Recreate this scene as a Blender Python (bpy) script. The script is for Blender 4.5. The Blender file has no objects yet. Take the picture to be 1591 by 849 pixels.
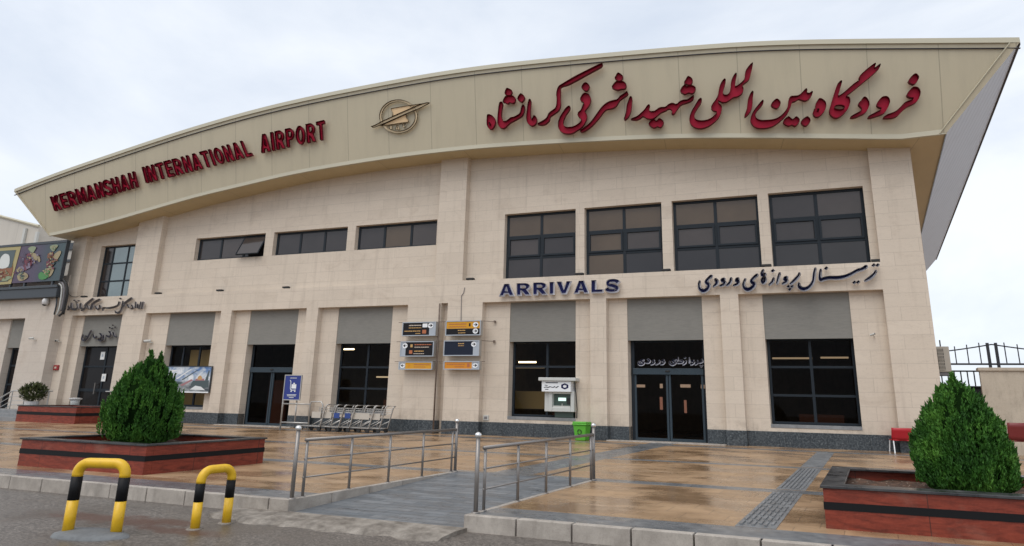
import bpy, bmesh, math, random
from mathutils import Vector, Matrix
random.seed(7)
R = math.radians
scn = bpy.context.scene
COL = scn.collection

# ------------------------------------------------------------------ camera
W, H, FPX = 1591.0, 849.0, 930.0
YAW, PIT, ROL = -0.32104, 0.22295, 0.02566
CAM = Vector((0, -22.3077, 1.03))
def _axes():
    f = Vector((math.sin(YAW)*math.cos(PIT), math.cos(YAW)*math.cos(PIT), math.sin(PIT)))
    r = Vector((math.cos(YAW), -math.sin(YAW), 0)); u = r.cross(f)
    c, s = math.cos(ROL), math.sin(ROL)
    return c*r+s*u, -s*r+c*u, f
AR, AU, AF = _axes()
cd = bpy.data.cameras.new('camera'); cam = bpy.data.objects.new('camera', cd); COL.objects.link(cam)
m = Matrix((AR, AU, -AF)).transposed().to_4x4(); m.translation = CAM
cam.matrix_world = m
cd.sensor_width = 36; cd.lens = FPX/W*36; cd.clip_start = .05; cd.clip_end = 4000
scn.camera = cam

# ------------------------------------------------------------------ light
SUN_EL, SUN_AZ = 58, 200      # azimuth clockwise from +Y: the sun stands in front of the facade, behind cloud
world = bpy.data.worlds.new('World'); scn.world = world; world.use_nodes = True
nt = world.node_tree; nt.nodes.clear()
def wn(t, **k):
    n = nt.nodes.new(t)
    for a, b in k.items(): setattr(n, a, b)
    return n
out = wn('ShaderNodeOutputWorld')
sky = wn('ShaderNodeTexSky', sky_type='NISHITA', sun_disc=False, sun_elevation=R(SUN_EL), sun_rotation=R(SUN_AZ))
b1 = wn('ShaderNodeBackground'); b1.inputs[1].default_value = .12
nt.links.new(sky.outputs[0], b1.inputs[0])
tc = wn('ShaderNodeTexCoord')
mp = wn('ShaderNodeMapping'); mp.inputs['Scale'].default_value = (1.0, 1.0, 2.4)
nt.links.new(tc.outputs['Generated'], mp.inputs[0])
nz = wn('ShaderNodeTexNoise'); nz.inputs['Scale'].default_value = 1.7; nz.inputs['Detail'].default_value = 7; nz.inputs['Roughness'].default_value = .55
nz.inputs['Distortion'].default_value = .4
nt.links.new(mp.outputs[0], nz.inputs[0])
cr = wn('ShaderNodeValToRGB')
cr.color_ramp.elements[0].position = .34; cr.color_ramp.elements[0].color = (.58, .645, .75, 1)
cr.color_ramp.elements[1].position = .66; cr.color_ramp.elements[1].color = (.86, .89, .93, 1)
nt.links.new(nz.outputs[0], cr.inputs[0])
b2 = wn('ShaderNodeBackground'); b2.inputs[1].default_value = .9
nt.links.new(cr.outputs[0], b2.inputs[0])
mx = wn('ShaderNodeMixShader'); mx.inputs[0].default_value = .9
nt.links.new(b1.outputs[0], mx.inputs[1]); nt.links.new(b2.outputs[0], mx.inputs[2])
nt.links.new(mx.outputs[0], out.inputs[0])

sd = bpy.data.lights.new('sun', 'SUN'); sun = bpy.data.objects.new('sun', sd); COL.objects.link(sun)
sd.energy = 1.3; sd.angle = R(50); sd.color = (1, .95, .88)
az = R(SUN_AZ)
sdir = Vector((math.sin(az)*math.cos(R(SUN_EL)), math.cos(az)*math.cos(R(SUN_EL)), math.sin(R(SUN_EL))))
sun.rotation_euler = sdir.to_track_quat('Z', 'Y').to_euler()
vs = scn.view_settings
vs.view_transform = 'Standard'; vs.look = 'None'; vs.gamma = 1; vs.use_curve_mapping = False
vs.exposure = 0.45

# ------------------------------------------------------------------ coordinates
K = 0.2211           # the plan is oblique: depth lines run K sideways for each metre of depth
SL = math.tan(R(1.337))   # the forecourt falls towards the road
def ob(x, y, z): return Vector((x+K*y, y, z))
def ray(px, py): return AF + AR*((px-W/2)/FPX) + AU*((H/2-py)/FPX)
def at(px, py, Y=0.):
    d = ray(px, py); return CAM + d*((Y-CAM.y)/d.y)
def A(px, py, Y=0.):              # -> plan x, height
    p = at(px, py, Y); return p.x-K*Y, p.z
def G(px, py, off=0.):            # -> plan x, depth on the forecourt
    d = ray(px, py); t = (SL*CAM.y+off-CAM.z)/(d.z-SL*d.y); p = CAM+d*t
    return p.x-K*p.y, p.y
def gz(y): return SL*y

# ------------------------------------------------------------------ helpers
class MB:
    def __init__(s): s.v = []; s.f = []; s.mi = []; s.cur = 0
    def add(s, vs_, fs):
        n = len(s.v); s.v += [tuple(q) for q in vs_]
        for f in fs: s.f.append(tuple(n+i for i in f)); s.mi.append(s.cur)
    def quad(s, a, b, c, d): s.add([a, b, c, d], [(0, 1, 2, 3)])
    def box(s, x0, x1, y0, y1, z0, z1, o=ob, top=None):
        # top: optional pair of z for x0,x1
        t0, t1 = top if top else (z1, z1)
        vs_ = [o(x0,y0,z0),o(x1,y0,z0),o(x1,y1,z0),o(x0,y1,z0),o(x0,y0,t0),o(x1,y0,t1),o(x1,y1,t1),o(x0,y1,t0)]
        s.add(vs_, [(3,2,1,0),(4,5,6,7),(0,1,5,4),(1,2,6,5),(2,3,7,6),(3,0,4,7)])
    def gbox(s, x0, x1, y0, y1, h0, h1, o=ob):    # a box whose heights are over the sloping forecourt
        vs_ = [o(x,y,gz(y)+h) for h in (h0,h1) for x,y in ((x0,y0),(x1,y0),(x1,y1),(x0,y1))]
        s.add(vs_, [(3,2,1,0),(4,5,6,7),(0,1,5,4),(1,2,6,5),(2,3,7,6),(3,0,4,7)])
    def tube(s, pts, r, n=8, cap=True):
        pts = [Vector(p) for p in pts]; k = len(pts)
        rs = r if isinstance(r, (list, tuple)) else [r]*k
        t0 = (pts[1]-pts[0]).normalized()
        up = Vector((0,0,1)) if abs(t0.z) < .9 else Vector((0,1,0))
        a = t0.cross(up).normalized(); rings = []
        base = len(s.v)
        for i, p in enumerate(pts):
            if i == 0: t = pts[1]-pts[0]
            elif i == k-1: t = pts[-1]-pts[-2]
            else: t = (pts[i]-pts[i-1]).normalized()+(pts[i+1]-pts[i]).normalized()
            t.normalize(); a = (a-t*a.dot(t)).normalized(); b = t.cross(a)
            for j in range(n):
                w = 2*math.pi*j/n; s.v.append(tuple(p+(a*math.cos(w)+b*math.sin(w))*rs[i]))
        for i in range(k-1):
            for j in range(n):
                q = (j+1) % n
                s.f.append((base+i*n+j, base+i*n+q, base+(i+1)*n+q, base+(i+1)*n+j)); s.mi.append(s.cur)
        if cap:
            s.f.append(tuple(base+j for j in range(n))[::-1]); s.mi.append(s.cur)
            s.f.append(tuple(base+(k-1)*n+j for j in range(n))); s.mi.append(s.cur)
    def lathe(s, c, prof, n=16, sx=1, sy=1):
        c = Vector(c); base = len(s.v); k = len(prof)
        for r, z in prof:
            for j in range(n):
                w = 2*math.pi*j/n; s.v.append((c.x+r*sx*math.cos(w), c.y+r*sy*math.sin(w), c.z+z))
        for i in range(k-1):
            for j in range(n):
                q = (j+1) % n
                s.f.append((base+i*n+j, base+i*n+q, base+(i+1)*n+q, base+(i+1)*n+j)); s.mi.append(s.cur)
        s.f.append(tuple(base+j for j in range(n))[::-1]); s.mi.append(s.cur)
        s.f.append(tuple(base+(k-1)*n+j for j in range(n))); s.mi.append(s.cur)
    def build(s, name, mats, parent=None, smooth=False, bevel=0, fix=True, weld=False):
        me = bpy.data.meshes.new(name); me.from_pydata(s.v, [], s.f)
        if not isinstance(mats, (list, tuple)): mats = [mats]
        for mt in mats: me.materials.append(mt)
        for p, i in zip(me.polygons, s.mi): p.material_index = min(i, len(mats)-1)
        if fix or weld:
            bm = bmesh.new(); bm.from_mesh(me)
            if weld: bmesh.ops.remove_doubles(bm, verts=bm.verts, dist=.0005)
            bmesh.ops.recalc_face_normals(bm, faces=bm.faces); bm.to_mesh(me); bm.free()
        if smooth:
            for p in me.polygons: p.use_smooth = True
        me.update()
        o = bpy.data.objects.new(name, me); COL.objects.link(o)
        if parent is not None:
            o.parent = parent
            if parent.get('_world'): o.matrix_parent_inverse = wm(parent).inverted()
        if bevel:
            b = o.modifiers.new('bevel', 'BEVEL'); b.width = bevel; b.segments = 2; b.limit_method = 'ANGLE'; b.angle_limit = R(40)
        if smooth == 'auto':
            pass
        return o
def wm(o):
    return Matrix.Translation(o.location) if o.parent is None else wm(o.parent) @ o.matrix_parent_inverse @ Matrix.Translation(o.location)
def tag(o, label=None, cat=None, group=None, kind=None):
    if label: o['label'] = label
    if cat: o['category'] = cat
    if group: o['group'] = group
    if kind: o['kind'] = kind
    return o
def empty(name, loc, label, cat, group=None, world_children=True, rz=0):
    e = bpy.data.objects.new(name, None); COL.objects.link(e); e.location = loc; e.rotation_euler = (0,0,rz)
    e.empty_display_size = .2
    if world_children: e['_world'] = 1
    return tag(e, label, cat, group)
def struct(mb, name, mat, label, cat='ground', **k):
    return tag(mb.build(name, mat, **k), label, cat, kind='structure')
def copy_tree(o, parent=None):
    c = o.copy(); COL.objects.link(c)
    if parent is not None: c.parent = parent
    for ch in list(o.children): copy_tree(ch, c)
    return c

def catmull(pts, n=3, closed=True):
    k = len(pts); out_ = []
    rng = range(k) if closed else range(k-1)
    dim = len(pts[0])
    for i in rng:
        if closed: p0,p1,p2,p3 = pts[i-1],pts[i],pts[(i+1)%k],pts[(i+2)%k]
        else: p0,p1,p2,p3 = pts[max(i-1,0)],pts[i],pts[i+1],pts[min(i+2,k-1)]
        for j in range(n):
            t = j/n
            out_.append(tuple(.5*((2*p1[d])+(-p0[d]+p2[d])*t+(2*p0[d]-5*p1[d]+4*p2[d]-p3[d])*t*t+(-p0[d]+3*p1[d]-3*p2[d]+p3[d])*t**3) for d in range(dim)))
    if not closed: out_.append(tuple(pts[-1]))
    return out_
def tri_ear(P):
    from mathutils.geometry import tessellate_polygon
    return tessellate_polygon([[Vector((x, y, 0)) for x, y in c] for c in P])
def plate(mb, contours, f, front, back):
    """contours (first outer, rest holes) in picture plane units; f(x,y,offset)->world; front/back offsets from the surface"""
    tr = tri_ear(contours); flat = [q for c in contours for q in c]; n = len(flat)
    vs_ = [f(x, y, front) for x, y in flat]
    if back is None:
        mb.add(vs_, tr); return
    d = [f(x, y, front) for x, y in flat]
    vs_ += [p+Vector((0, front-back if False else 0, 0)) for p in d]
    for i in range(n):
        p = vs_[i]; vs_[n+i] = Vector((p.x, p.y-(front-back), p.z))
    fs = [tuple(t) for t in tr]
    o = 0
    for c in contours:
        k = len(c)
        for i in range(k):
            j = (i+1) % k; fs.append((o+i, o+j, n+o+j, n+o+i))
        o += k
    mb.add(vs_, fs)
def ribbon_outline(pts, smooth=4):
    p = catmull(pts, smooth, False) if len(pts) > 2 else list(pts)
    k = len(p); L = []; Rr = []
    for i in range(k):
        a = p[max(i-1,0)]; b = p[min(i+1,k-1)]
        dx, dy = b[0]-a[0], b[1]-a[1]; l = math.hypot(dx, dy) or 1
        nx, ny = -dy/l, dx/l; w = p[i][2]/2
        L.append((p[i][0]+nx*w, p[i][1]+ny*w)); Rr.append((p[i][0]-nx*w, p[i][1]-ny*w))
    return p, L, Rr
def ribbon(mb, pts, f, front, back, grow=0):
    pts = [(x, y, w+grow) for x, y, w in pts]
    p, L, Rr = ribbon_outline(pts)
    k = len(p)
    FL = [f(*q, front) for q in L]; FR = [f(*q, front) for q in Rr]
    dv = Vector((0, back-front, 0))
    vs_ = FL+FR+[q+dv for q in FL]+[q+dv for q in FR]; fs = []
    for i in range(k-1):
        fs.append((i, i+1, k+i+1, k+i))
        fs.append((i, i+1, 2*k+i+1, 2*k+i)); fs.append((k+i, k+i+1, 3*k+i+1, 3*k+i))
    fs += [(0, k, 3*k, 2*k), (k-1, 2*k-1, 4*k-1, 3*k-1)]
    mb.add(vs_, fs)
    for e in (0, -1):       # round ends
        x, y, w = p[e]; w /= 2
        q = p[1] if e == 0 else p[-2]
        a0 = math.atan2(y-q[1], x-q[0])
        arc = [(x+w*math.cos(a0+R(t)), y+w*math.sin(a0+R(t))) for t in (-90, -45, 0, 45, 90)]
        c = [f(*s_, front) for s_ in arc]; cb = [s_+dv for s_ in c]
        mb.add(c+cb, [(0,1,2,3,4)]+[(i, i+1, 6+i, 5+i) for i in range(4)])
def dot(mb, x, y, d, f, front, back):
    d *= .5
    plate(mb, [[(x-d, y+d*.1), (x+d*.05, y-d*.85), (x+d, y-d*.1), (x, y+d*.85)]], f, front, back)

# ------------------------------------------------------------------ materials
def mat(name, col, rough=.6, metal=0, spec=.5, emit=None):
    mt = bpy.data.materials.new(name); mt.use_nodes = True
    b = mt.node_tree.nodes['Principled BSDF']
    b.inputs['Base Color'].default_value = (*col, 1); b.inputs['Roughness'].default_value = rough
    b.inputs['Metallic'].default_value = metal; b.inputs['Specular IOR Level'].default_value = spec
    if emit:
        b.inputs['Emission Color'].default_value = (*emit[0], 1); b.inputs['Emission Strength'].default_value = emit[1]
    return mt
class NB:
    """small node builder"""
    def __init__(s, name):
        s.m = bpy.data.materials.new(name); s.m.use_nodes = True; s.t = s.m.node_tree
        s.b = s.t.nodes['Principled BSDF']; s.o = s.t.nodes['Material Output']
    def n(s, t, ins=None, **k):
        n = s.t.nodes.new(t)
        for a, b in k.items(): setattr(n, a, b)
        for a, b in (ins or {}).items(): s.set(n, a, b)
        return n
    def set(s, n, key, val):
        i = n.inputs[key]
        if hasattr(val, 'is_linked') or isinstance(val, bpy.types.NodeSocket): s.t.links.new(val, i)
        elif hasattr(val, 'outputs'): s.t.links.new(val.outputs[0], i)
        else: i.default_value = val
    def math(s, op, a, b=0., c=None):
        n = s.n('ShaderNodeMath', operation=op); s.set(n, 0, a); s.set(n, 1, b)
        if c is not None: s.set(n, 2, c)
        return n.outputs[0]
    def mix(s, fac, a, b, mode='MIX'):
        n = s.n('ShaderNodeMix', data_type='RGBA', blend_type=mode); s.set(n, 0, fac)
        s.set(n, 6, a if not isinstance(a, tuple) else (*a[:3], 1)); s.set(n, 7, b if not isinstance(b, tuple) else (*b[:3], 1))
        return n.outputs[2]
    def ramp(s, v, stops, mode='LINEAR'):
        n = s.n('ShaderNodeValToRGB'); n.color_ramp.interpolation = mode
        while len(n.color_ramp.elements) < len(stops): n.color_ramp.elements.new(.5)
        for e, (p, c) in zip(n.color_ramp.elements, stops):
            e.position = p; e.color = (*c[:3], 1) if isinstance(c, tuple) else (c, c, c, 1)
        s.set(n, 0, v); return n.outputs[0]
    def noise(s, vec, scale, detail=5, rough=.55, dist=0):
        n = s.n('ShaderNodeTexNoise'); s.set(n, 'Vector', vec)
        n.inputs['Scale'].default_value = scale; n.inputs['Detail'].default_value = detail
        n.inputs['Roughness'].default_value = rough; n.inputs['Distortion'].default_value = dist
        return n.outputs[0]
    def pos(s):
        g = s.n('ShaderNodeNewGeometry'); sp = s.n('ShaderNodeSeparateXYZ'); s.t.links.new(g.outputs['Position'], sp.inputs[0])
        return g.outputs['Position'], sp.outputs[0], sp.outputs[1], sp.outputs[2]
    def comb(s, x, y, z=0.):
        n = s.n('ShaderNodeCombineXYZ'); s.set(n, 0, x); s.set(n, 1, y); s.set(n, 2, z); return n.outputs[0]
    def bump(s, h, strength=.3, dist=.02):
        n = s.n('ShaderNodeBump'); n.inputs['Strength'].default_value = strength; n.inputs['Distance'].default_value = dist
        s.set(n, 'Height', h); s.t.links.new(n.outputs[0], s.b.inputs['Normal'])
    def col(s, v): s.set(s.b, 'Base Color', v if not isinstance(v, tuple) else (*v, 1))
    def rough(s, v): s.set(s.b, 'Roughness', v)

def stone_mat(name, c1, c2, bw, bh, tint=.0):
    b = NB(name); P, x, y, z = b.pos()
    u = b.math('ADD', x, b.math('MULTIPLY', y, .8))
    v = b.comb(u, z)
    br = b.n('ShaderNodeTexBrick', {'Vector': v, 'Color1': (0,0,0,1), 'Color2': (1,1,1,1), 'Mortar': (.5,.5,.5,1)})
    br.inputs['Scale'].default_value = 1; br.inputs['Mortar Size'].default_value = .006; br.inputs['Mortar Smooth'].default_value = .1
    br.inputs['Brick Width'].default_value = bw; br.inputs['Row Height'].default_value = bh; br.inputs['Bias'].default_value = 0
    br.offset = .5
    streak = b.noise(b.comb(b.math('MULTIPLY', u, 1.1), b.math('MULTIPLY', z, 4.5), y), 1.0, 6, .65, .5)
    fine = b.noise(P, 14, 4, .6)
    big = b.noise(P, .35, 3, .5)
    c = b.mix(b.math('MULTIPLY', br.outputs[0], .6), c1, c2)
    c = b.mix(b.ramp(streak, [(.48, 0.), (.75, .20)]), c, tuple(q*.72 for q in c2))
    c = b.mix(b.ramp(fine, [(.35, 0.), (.8, .22)]), c, (.70, .62, .53))
    c = b.mix(b.ramp(big, [(.42, 0.), (.7, .22)]), c, tuple(q*.78 for q in c1))
    drip = b.noise(b.comb(b.math('MULTIPLY', u, 3.2), b.math('MULTIPLY', z, .22)), 1., 5, .65)
    c = b.mix(b.ramp(drip, [(.54, 0.), (.76, .36)]), c, (.33, .27, .215))
    blot = b.noise(b.comb(b.math('MULTIPLY', u, .7), b.math('MULTIPLY', z, 1.1), 3.1), 1., 7, .7, .8)
    c = b.mix(b.ramp(blot, [(.56, 0.), (.70, .34)]), c, (.40, .315, .24))
    base_ = b.math('MULTIPLY', b.ramp(z, [(.5, 1.), (1.15, 0.)]), b.ramp(b.noise(b.comb(b.math('MULTIPLY', u, 2.2), b.math('MULTIPLY', z, 2.)), 1., 6, .7), [(.45, 0.), (.62, .5)]))
    c = b.mix(base_, c, (.27, .225, .18))
    vein = b.noise(b.comb(b.math('MULTIPLY', u, 1.4), b.math('MULTIPLY', z, 5.)), 1.6, 3, .5, 1.6)
    c = b.mix(b.ramp(vein, [(.485, 0.), (.5, .28), (.515, 0.)]), c, (.33, .27, .22))
    c = b.mix(b.math('MULTIPLY', br.outputs['Fac'], .40), c, (.25, .21, .17))
    b.col(c); b.rough(b.ramp(fine, [(.3, .55), (.7, .75)]))
    b.bump(b.math('SUBTRACT', b.math('MULTIPLY', fine, .3), br.outputs['Fac']), .25, .01)
    return b.m
M = {}
M['stone'] = stone_mat('travertine', (.645, .553, .452), (.565, .48, .388), 1.5, .46)
M['wing_stone'] = stone_mat('wing travertine', (.57, .50, .43), (.50, .44, .375), 1.5, .55)

def granite():
    b = NB('dark granite plinth'); P, x, y, z = b.pos()
    n1 = b.noise(P, 18, 4, .8); n2 = b.noise(P, 2.2, 4, .6)
    c = b.ramp(n1, [(.38, (.012, .017, .022)), (.52, (.042, .053, .062)), (.66, (.135, .15, .155))])
    c = b.mix(b.ramp(n2, [(.5, 0.), (.8, .4)]), c, (.09, .10, .105))
    sx = b.math('FRACT', b.math('MULTIPLY', b.math('ADD', x, y), .8))
    c = b.mix(b.math('LESS_THAN', sx, .012), c, (.015, .018, .02))
    b.col(c); b.rough(.38); b.bump(n1, .1, .004); return b.m
M['granite'] = granite()
def grey_panel():
    b = NB('grey stucco panel'); P, x, y, z = b.pos()
    n = b.noise(b.comb(b.math('MULTIPLY', x, 4.), b.math('MULTIPLY', z, 30.), y), 1., 5, .65); n2 = b.noise(P, 1.2, 4, .6)
    c = b.mix(b.ramp(n, [(.35, 0.), (.7, .6)]), (.225, .217, .196), (.168, .163, .148))
    c = b.mix(b.ramp(n2, [(.5, 0.), (.75, .3)]), c, (.13, .13, .12))
    b.col(c); b.rough(.8); b.bump(n, .2, .01); return b.m
M['panel'] = grey_panel()
def fascia_mat(name, col, step, sm=.014, streak=.42):
    b = NB(name); P, x, y, z = b.pos()
    fx = b.math('FRACT', b.math('ADD', b.math('MULTIPLY', x, 1/step), .31))
    seam = b.math('LESS_THAN', fx, sm)
    n = b.noise(b.comb(b.math('MULTIPLY', x, 2.2), b.math('MULTIPLY', z, .25), y), 1., 6, .65); n2 = b.noise(P, .5, 4, .5)
    c = b.mix(b.ramp(n, [(.48, 0.), (.8, streak)]), col, tuple(q*.72 for q in col))
    c = b.mix(b.ramp(n2, [(.4, 0.), (.7, .18)]), c, tuple(min(1, q*1.15) for q in col))
    c = b.mix(b.math('MULTIPLY', seam, .55), c, tuple(q*.45 for q in col))
    b.col(c); b.rough(.42); b.bump(b.math('MULTIPLY', seam, -1.), .3, .01); return b.m
M['fascia'] = fascia_mat('cream metal fascia', (.50, .44, .315), 2.05)
M['soffit'] = fascia_mat('cream metal soffit', (.53, .425, .245), 4.1, .006)
M['trim'] = mat('cream metal trim', (.50, .465, .355), .45)
def clad():
    b = NB('grey ribbed cladding'); P, x, y, z = b.pos()
    f = b.math('FRACT', b.math('MULTIPLY', b.math('ADD', z, b.math('MULTIPLY', y, .22)), 3.4))
    n = b.noise(P, 1.4, 4, .6)
    c = b.mix(b.ramp(f, [(0., .65), (.12, 0.), (.5, 0.), (1., .25)]), (.50, .52, .58), (.25, .26, .30))
    c = b.mix(b.ramp(n, [(.5, 0.), (.8, .3)]), c, (.32, .33, .37))
    b.col(c); b.rough(.45); b.b.inputs['Metallic'].default_value = .1; return b.m
M['clad'] = clad()
M['edge'] = mat('dark edge flashing', (.05, .05, .06), .5)
def asphalt():
    b = NB('damp asphalt'); P, x, y, z = b.pos()
    n1 = b.noise(P, 30, 9, .9); n2 = b.noise(P, .8, 6, .6); n3 = b.noise(P, 3.2, 5, .65)
    c = b.ramp(n1, [(.40, (.030, .025, .022)), (.5, (.105, .090, .078)), (.59, (.30, .265, .23))])
    c = b.mix(b.ramp(n2, [(.42, 0.), (.62, .40)]), c, (.062, .055, .052))
    c = b.mix(b.ramp(n3, [(.55, 0.), (.75, .35)]), c, (.20, .17, .15))
    # rusty damp stains by the barriers
    for sx, sy, r1, r2 in ((-7.9, -15.75, 1.25, .30), (-6.55, -15.95, .85, .22), (-6.95, -15.55, .5, .2)):
        dx = b.math('DIVIDE', b.math('SUBTRACT', x, sx), r1); dy = b.math('DIVIDE', b.math('SUBTRACT', y, sy), r2)
        d = b.math('SQRT', b.math('ADD', b.math('MULTIPLY', dx, dx), b.math('MULTIPLY', dy, dy)))
        d = b.math('ADD', d, b.math('MULTIPLY', b.math('SUBTRACT', n3, .5), 2.2))
        c = b.mix(b.ramp(d, [(.45, .75), (1.0, 0.)]), c, (.085, .035, .02))
    b.col(c); b.rough(b.ramp(n2, [(.4, .55), (.6, .28)])); b.bump(n1, .5, .006); return b.m
M['road'] = asphalt()
def plaza():
    b = NB('wet tan paving'); P, x, y, z = b.pos()
    u = b.math('SUBTRACT', x, b.math('MULTIPLY', y, K))
    br = b.n('ShaderNodeTexBrick', {'Vector': b.comb(u, y), 'Color1': (0,0,0,1), 'Color2': (1,1,1,1)})
    br.inputs['Scale'].default_value = 1; br.inputs['Brick Width'].default_value = .56; br.inputs['Row Height'].default_value = .4
    br.inputs['Mortar Size'].default_value = .006; br.inputs['Bias'].default_value = 0; br.offset = .5
    n1 = b.noise(b.comb(b.math('MULTIPLY', u, .6), b.math('MULTIPLY', y, 1.0)), 1., 7, .62, .4)
    n2 = b.noise(b.comb(b.math('MULTIPLY', u, 1.9), b.math('MULTIPLY', y, 3.)), 1., 7, .7, .6)
    n3 = b.noise(P, 30, 3, .6)
    c = b.mix(b.math('MULTIPLY', br.outputs[0], .55), (.43, .285, .165), (.335, .215, .122))
    c = b.mix(b.ramp(n2, [(.42, 0.), (.66, .42)]), c, (.22, .128, .07))
    wet = b.ramp(n1, [(.42, 0.), (.60, 1.)])
    c = b.mix(b.math('MULTIPLY', wet, .60), c, (.135, .078, .040))
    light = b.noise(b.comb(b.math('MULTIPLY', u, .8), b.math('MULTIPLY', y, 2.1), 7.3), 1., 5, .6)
    c = b.mix(b.ramp(light, [(.58, 0.), (.72, .55)]), c, (.55, .40, .27))  # pale patches: reflections on the wet tiles put into the colour
    c = b.mix(b.ramp(n3, [(.5, 0.), (.8, .2)]), c, (.13, .09, .06))
    c = b.mix(b.math('MULTIPLY', br.outputs['Fac'], .60), c, (.10, .07, .05))
    # grey bands
    gn = b.ramp(b.noise(P, 6, 5, .6), [(.3, (.095, .10, .108)), (.7, (.20, .205, .21))])
    def band(v, a, w):
        d = b.math('ABSOLUTE', b.math('SUBTRACT', v, a)); return b.math('LESS_THAN', d, w)
    g = band(y, -10.45, .20)
    for v, a, w in ((y, -6.3, .17), (y, -14.25, .36), (y, -1.1, .2)):
        g = b.math('MAXIMUM', g, band(v, a, w))
    pth = b.math('MULTIPLY', band(u, -1.62, .42), b.math('GREATER_THAN', y, -10.5))
    g = b.math('MAXIMUM', g, pth)
    c = b.mix(g, c, gn)
    b.col(c)
    rr = b.math('SUBTRACT', b.ramp(n1, [(.38, .48), (.60, .20)]), b.math('MULTIPLY', n3, .07))
    b.rough(rr)
    hh = b.math('SUBTRACT', b.math('MULTIPLY', n2, .4), b.math('MULTIPLY', br.outputs['Fac'], .5))
    b.bump(hh, .12, .01); return b.m
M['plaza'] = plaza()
def ramp_stone():
    b = NB('wet slate ramp'); P, x, y, z = b.pos()
    u = b.math('SUBTRACT', x, b.math('MULTIPLY', y, K))
    br = b.n('ShaderNodeTexBrick', {'Vector': b.comb(u, y), 'Color1': (0,0,0,1), 'Color2': (1,1,1,1)})
    br.inputs['Scale'].default_value = 1; br.inputs['Brick Width'].default_value = .6; br.inputs['Row Height'].default_value = .16
    br.inputs['Mortar Size'].default_value = .008; br.inputs['Bias'].default_value = 0
    n = b.noise(b.comb(b.math('MULTIPLY', u, 1.6), b.math('MULTIPLY', y, 5.)), 1., 7, .65, .4); n2 = b.noise(P, 22, 4, .65)
    c = b.mix(br.outputs[0], (.125, .140, .156), (.20, .212, .225))
    c = b.mix(b.ramp(n, [(.42, 0.), (.66, .7)]), c, (.075, .083, .094))
    c = b.mix(b.ramp(n2, [(.5, 0.), (.75, .35)]), c, (.26, .265, .27))
    c = b.mix(b.math('MULTIPLY', br.outputs['Fac'], .6), c, (.05, .055, .06))
    b.col(c); b.rough(b.ramp(n, [(.4, .5), (.65, .26)])); b.bump(b.math('SUBTRACT', n2, br.outputs['Fac']), .35, .008); return b.m
M['slate'] = ramp_stone()
def concrete(name, c1, c2, rough=.8, sc=1.):
    b = NB(name); P, x, y, z = b.pos()
    n1 = b.noise(P, 2.5*sc, 6, .65); n2 = b.noise(P, 40*sc, 3, .7); n3 = b.noise(b.comb(b.math('MULTIPLY', x, 7.), y, b.math('MULTIPLY', z, 1.5)), 1., 5, .6)
    c = b.mix(b.ramp(n1, [(.35, 0.), (.65, 1.)]), c1, c2)
    c = b.mix(b.ramp(n2, [(.5, 0.), (.8, .4)]), c, tuple(q*.6 for q in c2))
    c = b.mix(b.ramp(n3, [(.52, 0.), (.75, .45)]), c, tuple(q*.5 for q in c2))
    b.col(c); b.rough(rough); b.bump(b.math('ADD', n2, n1), .3, .008); return b.m
M['kerb'] = concrete('pale kerb stone', (.44, .395, .345), (.30, .265, .23), .65, 1.5)
M['apron'] = concrete('worn concrete', (.31, .275, .235), (.125, .105, .085), .7, 1.9)
M['pad'] = concrete('grey concrete footing', (.17, .18, .185), (.115, .12, .125), .7)
M['greystone'] = concrete('grey step stone', (.26, .265, .27), (.19, .195, .20), .5)
def red_granite():
    b = NB('red granite slabs'); P, x, y, z = b.pos()
    u = b.math('SUBTRACT', x, b.math('MULTIPLY', y, -.6))
    n = b.noise(b.comb(b.math('MULTIPLY', x, 3.), b.math('MULTIPLY', z, 14.), b.math('MULTIPLY', y, 3.)), 1.4, 6, .65, .5); n2 = b.noise(P, 34, 3, .7)
    c = b.ramp(n, [(.3, (.27, .052, .028)), (.5, (.195, .036, .020)), (.7, (.10, .020, .012))])
    c = b.mix(b.ramp(n2, [(.5, 0.), (.78, .4)]), c, (.30, .075, .05))
    f = b.math('FRACT', b.math('MULTIPLY', u, 1/1.15))
    c = b.mix(b.math('MULTIPLY', b.math('LESS_THAN', f, .010), .8), c, (.05, .02, .015))
    c = b.mix(b.ramp(b.noise(P, 1.5, 5, .6), [(.58, 0.), (.75, .3)]), c, (.34, .20, .15))
    b.col(c); b.rough(.45); b.b.inputs['Specular IOR Level'].default_value = .3; b.bump(n2, .08, .003); return b.m
M['red'] = red_granite()
def black_granite():
    b = NB('black granite coping'); P, x, y, z = b.pos()
    n = b.noise(P, 3, 6, .65); n2 = b.noise(P, 40, 3, .7)
    c = b.ramp(n, [(.35, (.020, .020, .022)), (.6, (.05, .05, .052)), (.78, (.16, .155, .15))])
    b.col(c); b.rough(b.ramp(n, [(.3, .18), (.7, .5)])); b.bump(n2, .1, .003); return b.m
M['black'] = black_granite()
M['band'] = mat('black stone band', (.008, .008, .009), .55, spec=.2)
def soil_mat():
    b = NB('planter soil'); P, x, y, z = b.pos()
    n = b.noise(P, 9, 6, .7); n2 = b.noise(P, 30, 4, .7)
    c = b.ramp(n, [(.35, (.035, .022, .016)), (.6, (.11, .058, .036)), (.75, (.16, .09, .06))])
    c = b.mix(b.ramp(n2, [(.62, 0.), (.66, .9)]), c, (.45, .38, .30))
    b.col(c); b.rough(.95); b.bump(n, .8, .03); return b.m
M['soil'] = soil_mat()
M['frame'] = mat('dark blue-grey window frame', (.013, .019, .026), .5, spec=.25)
M['alu'] = mat('slate door frame', (.030, .046, .060), .4, spec=.3)
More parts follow.
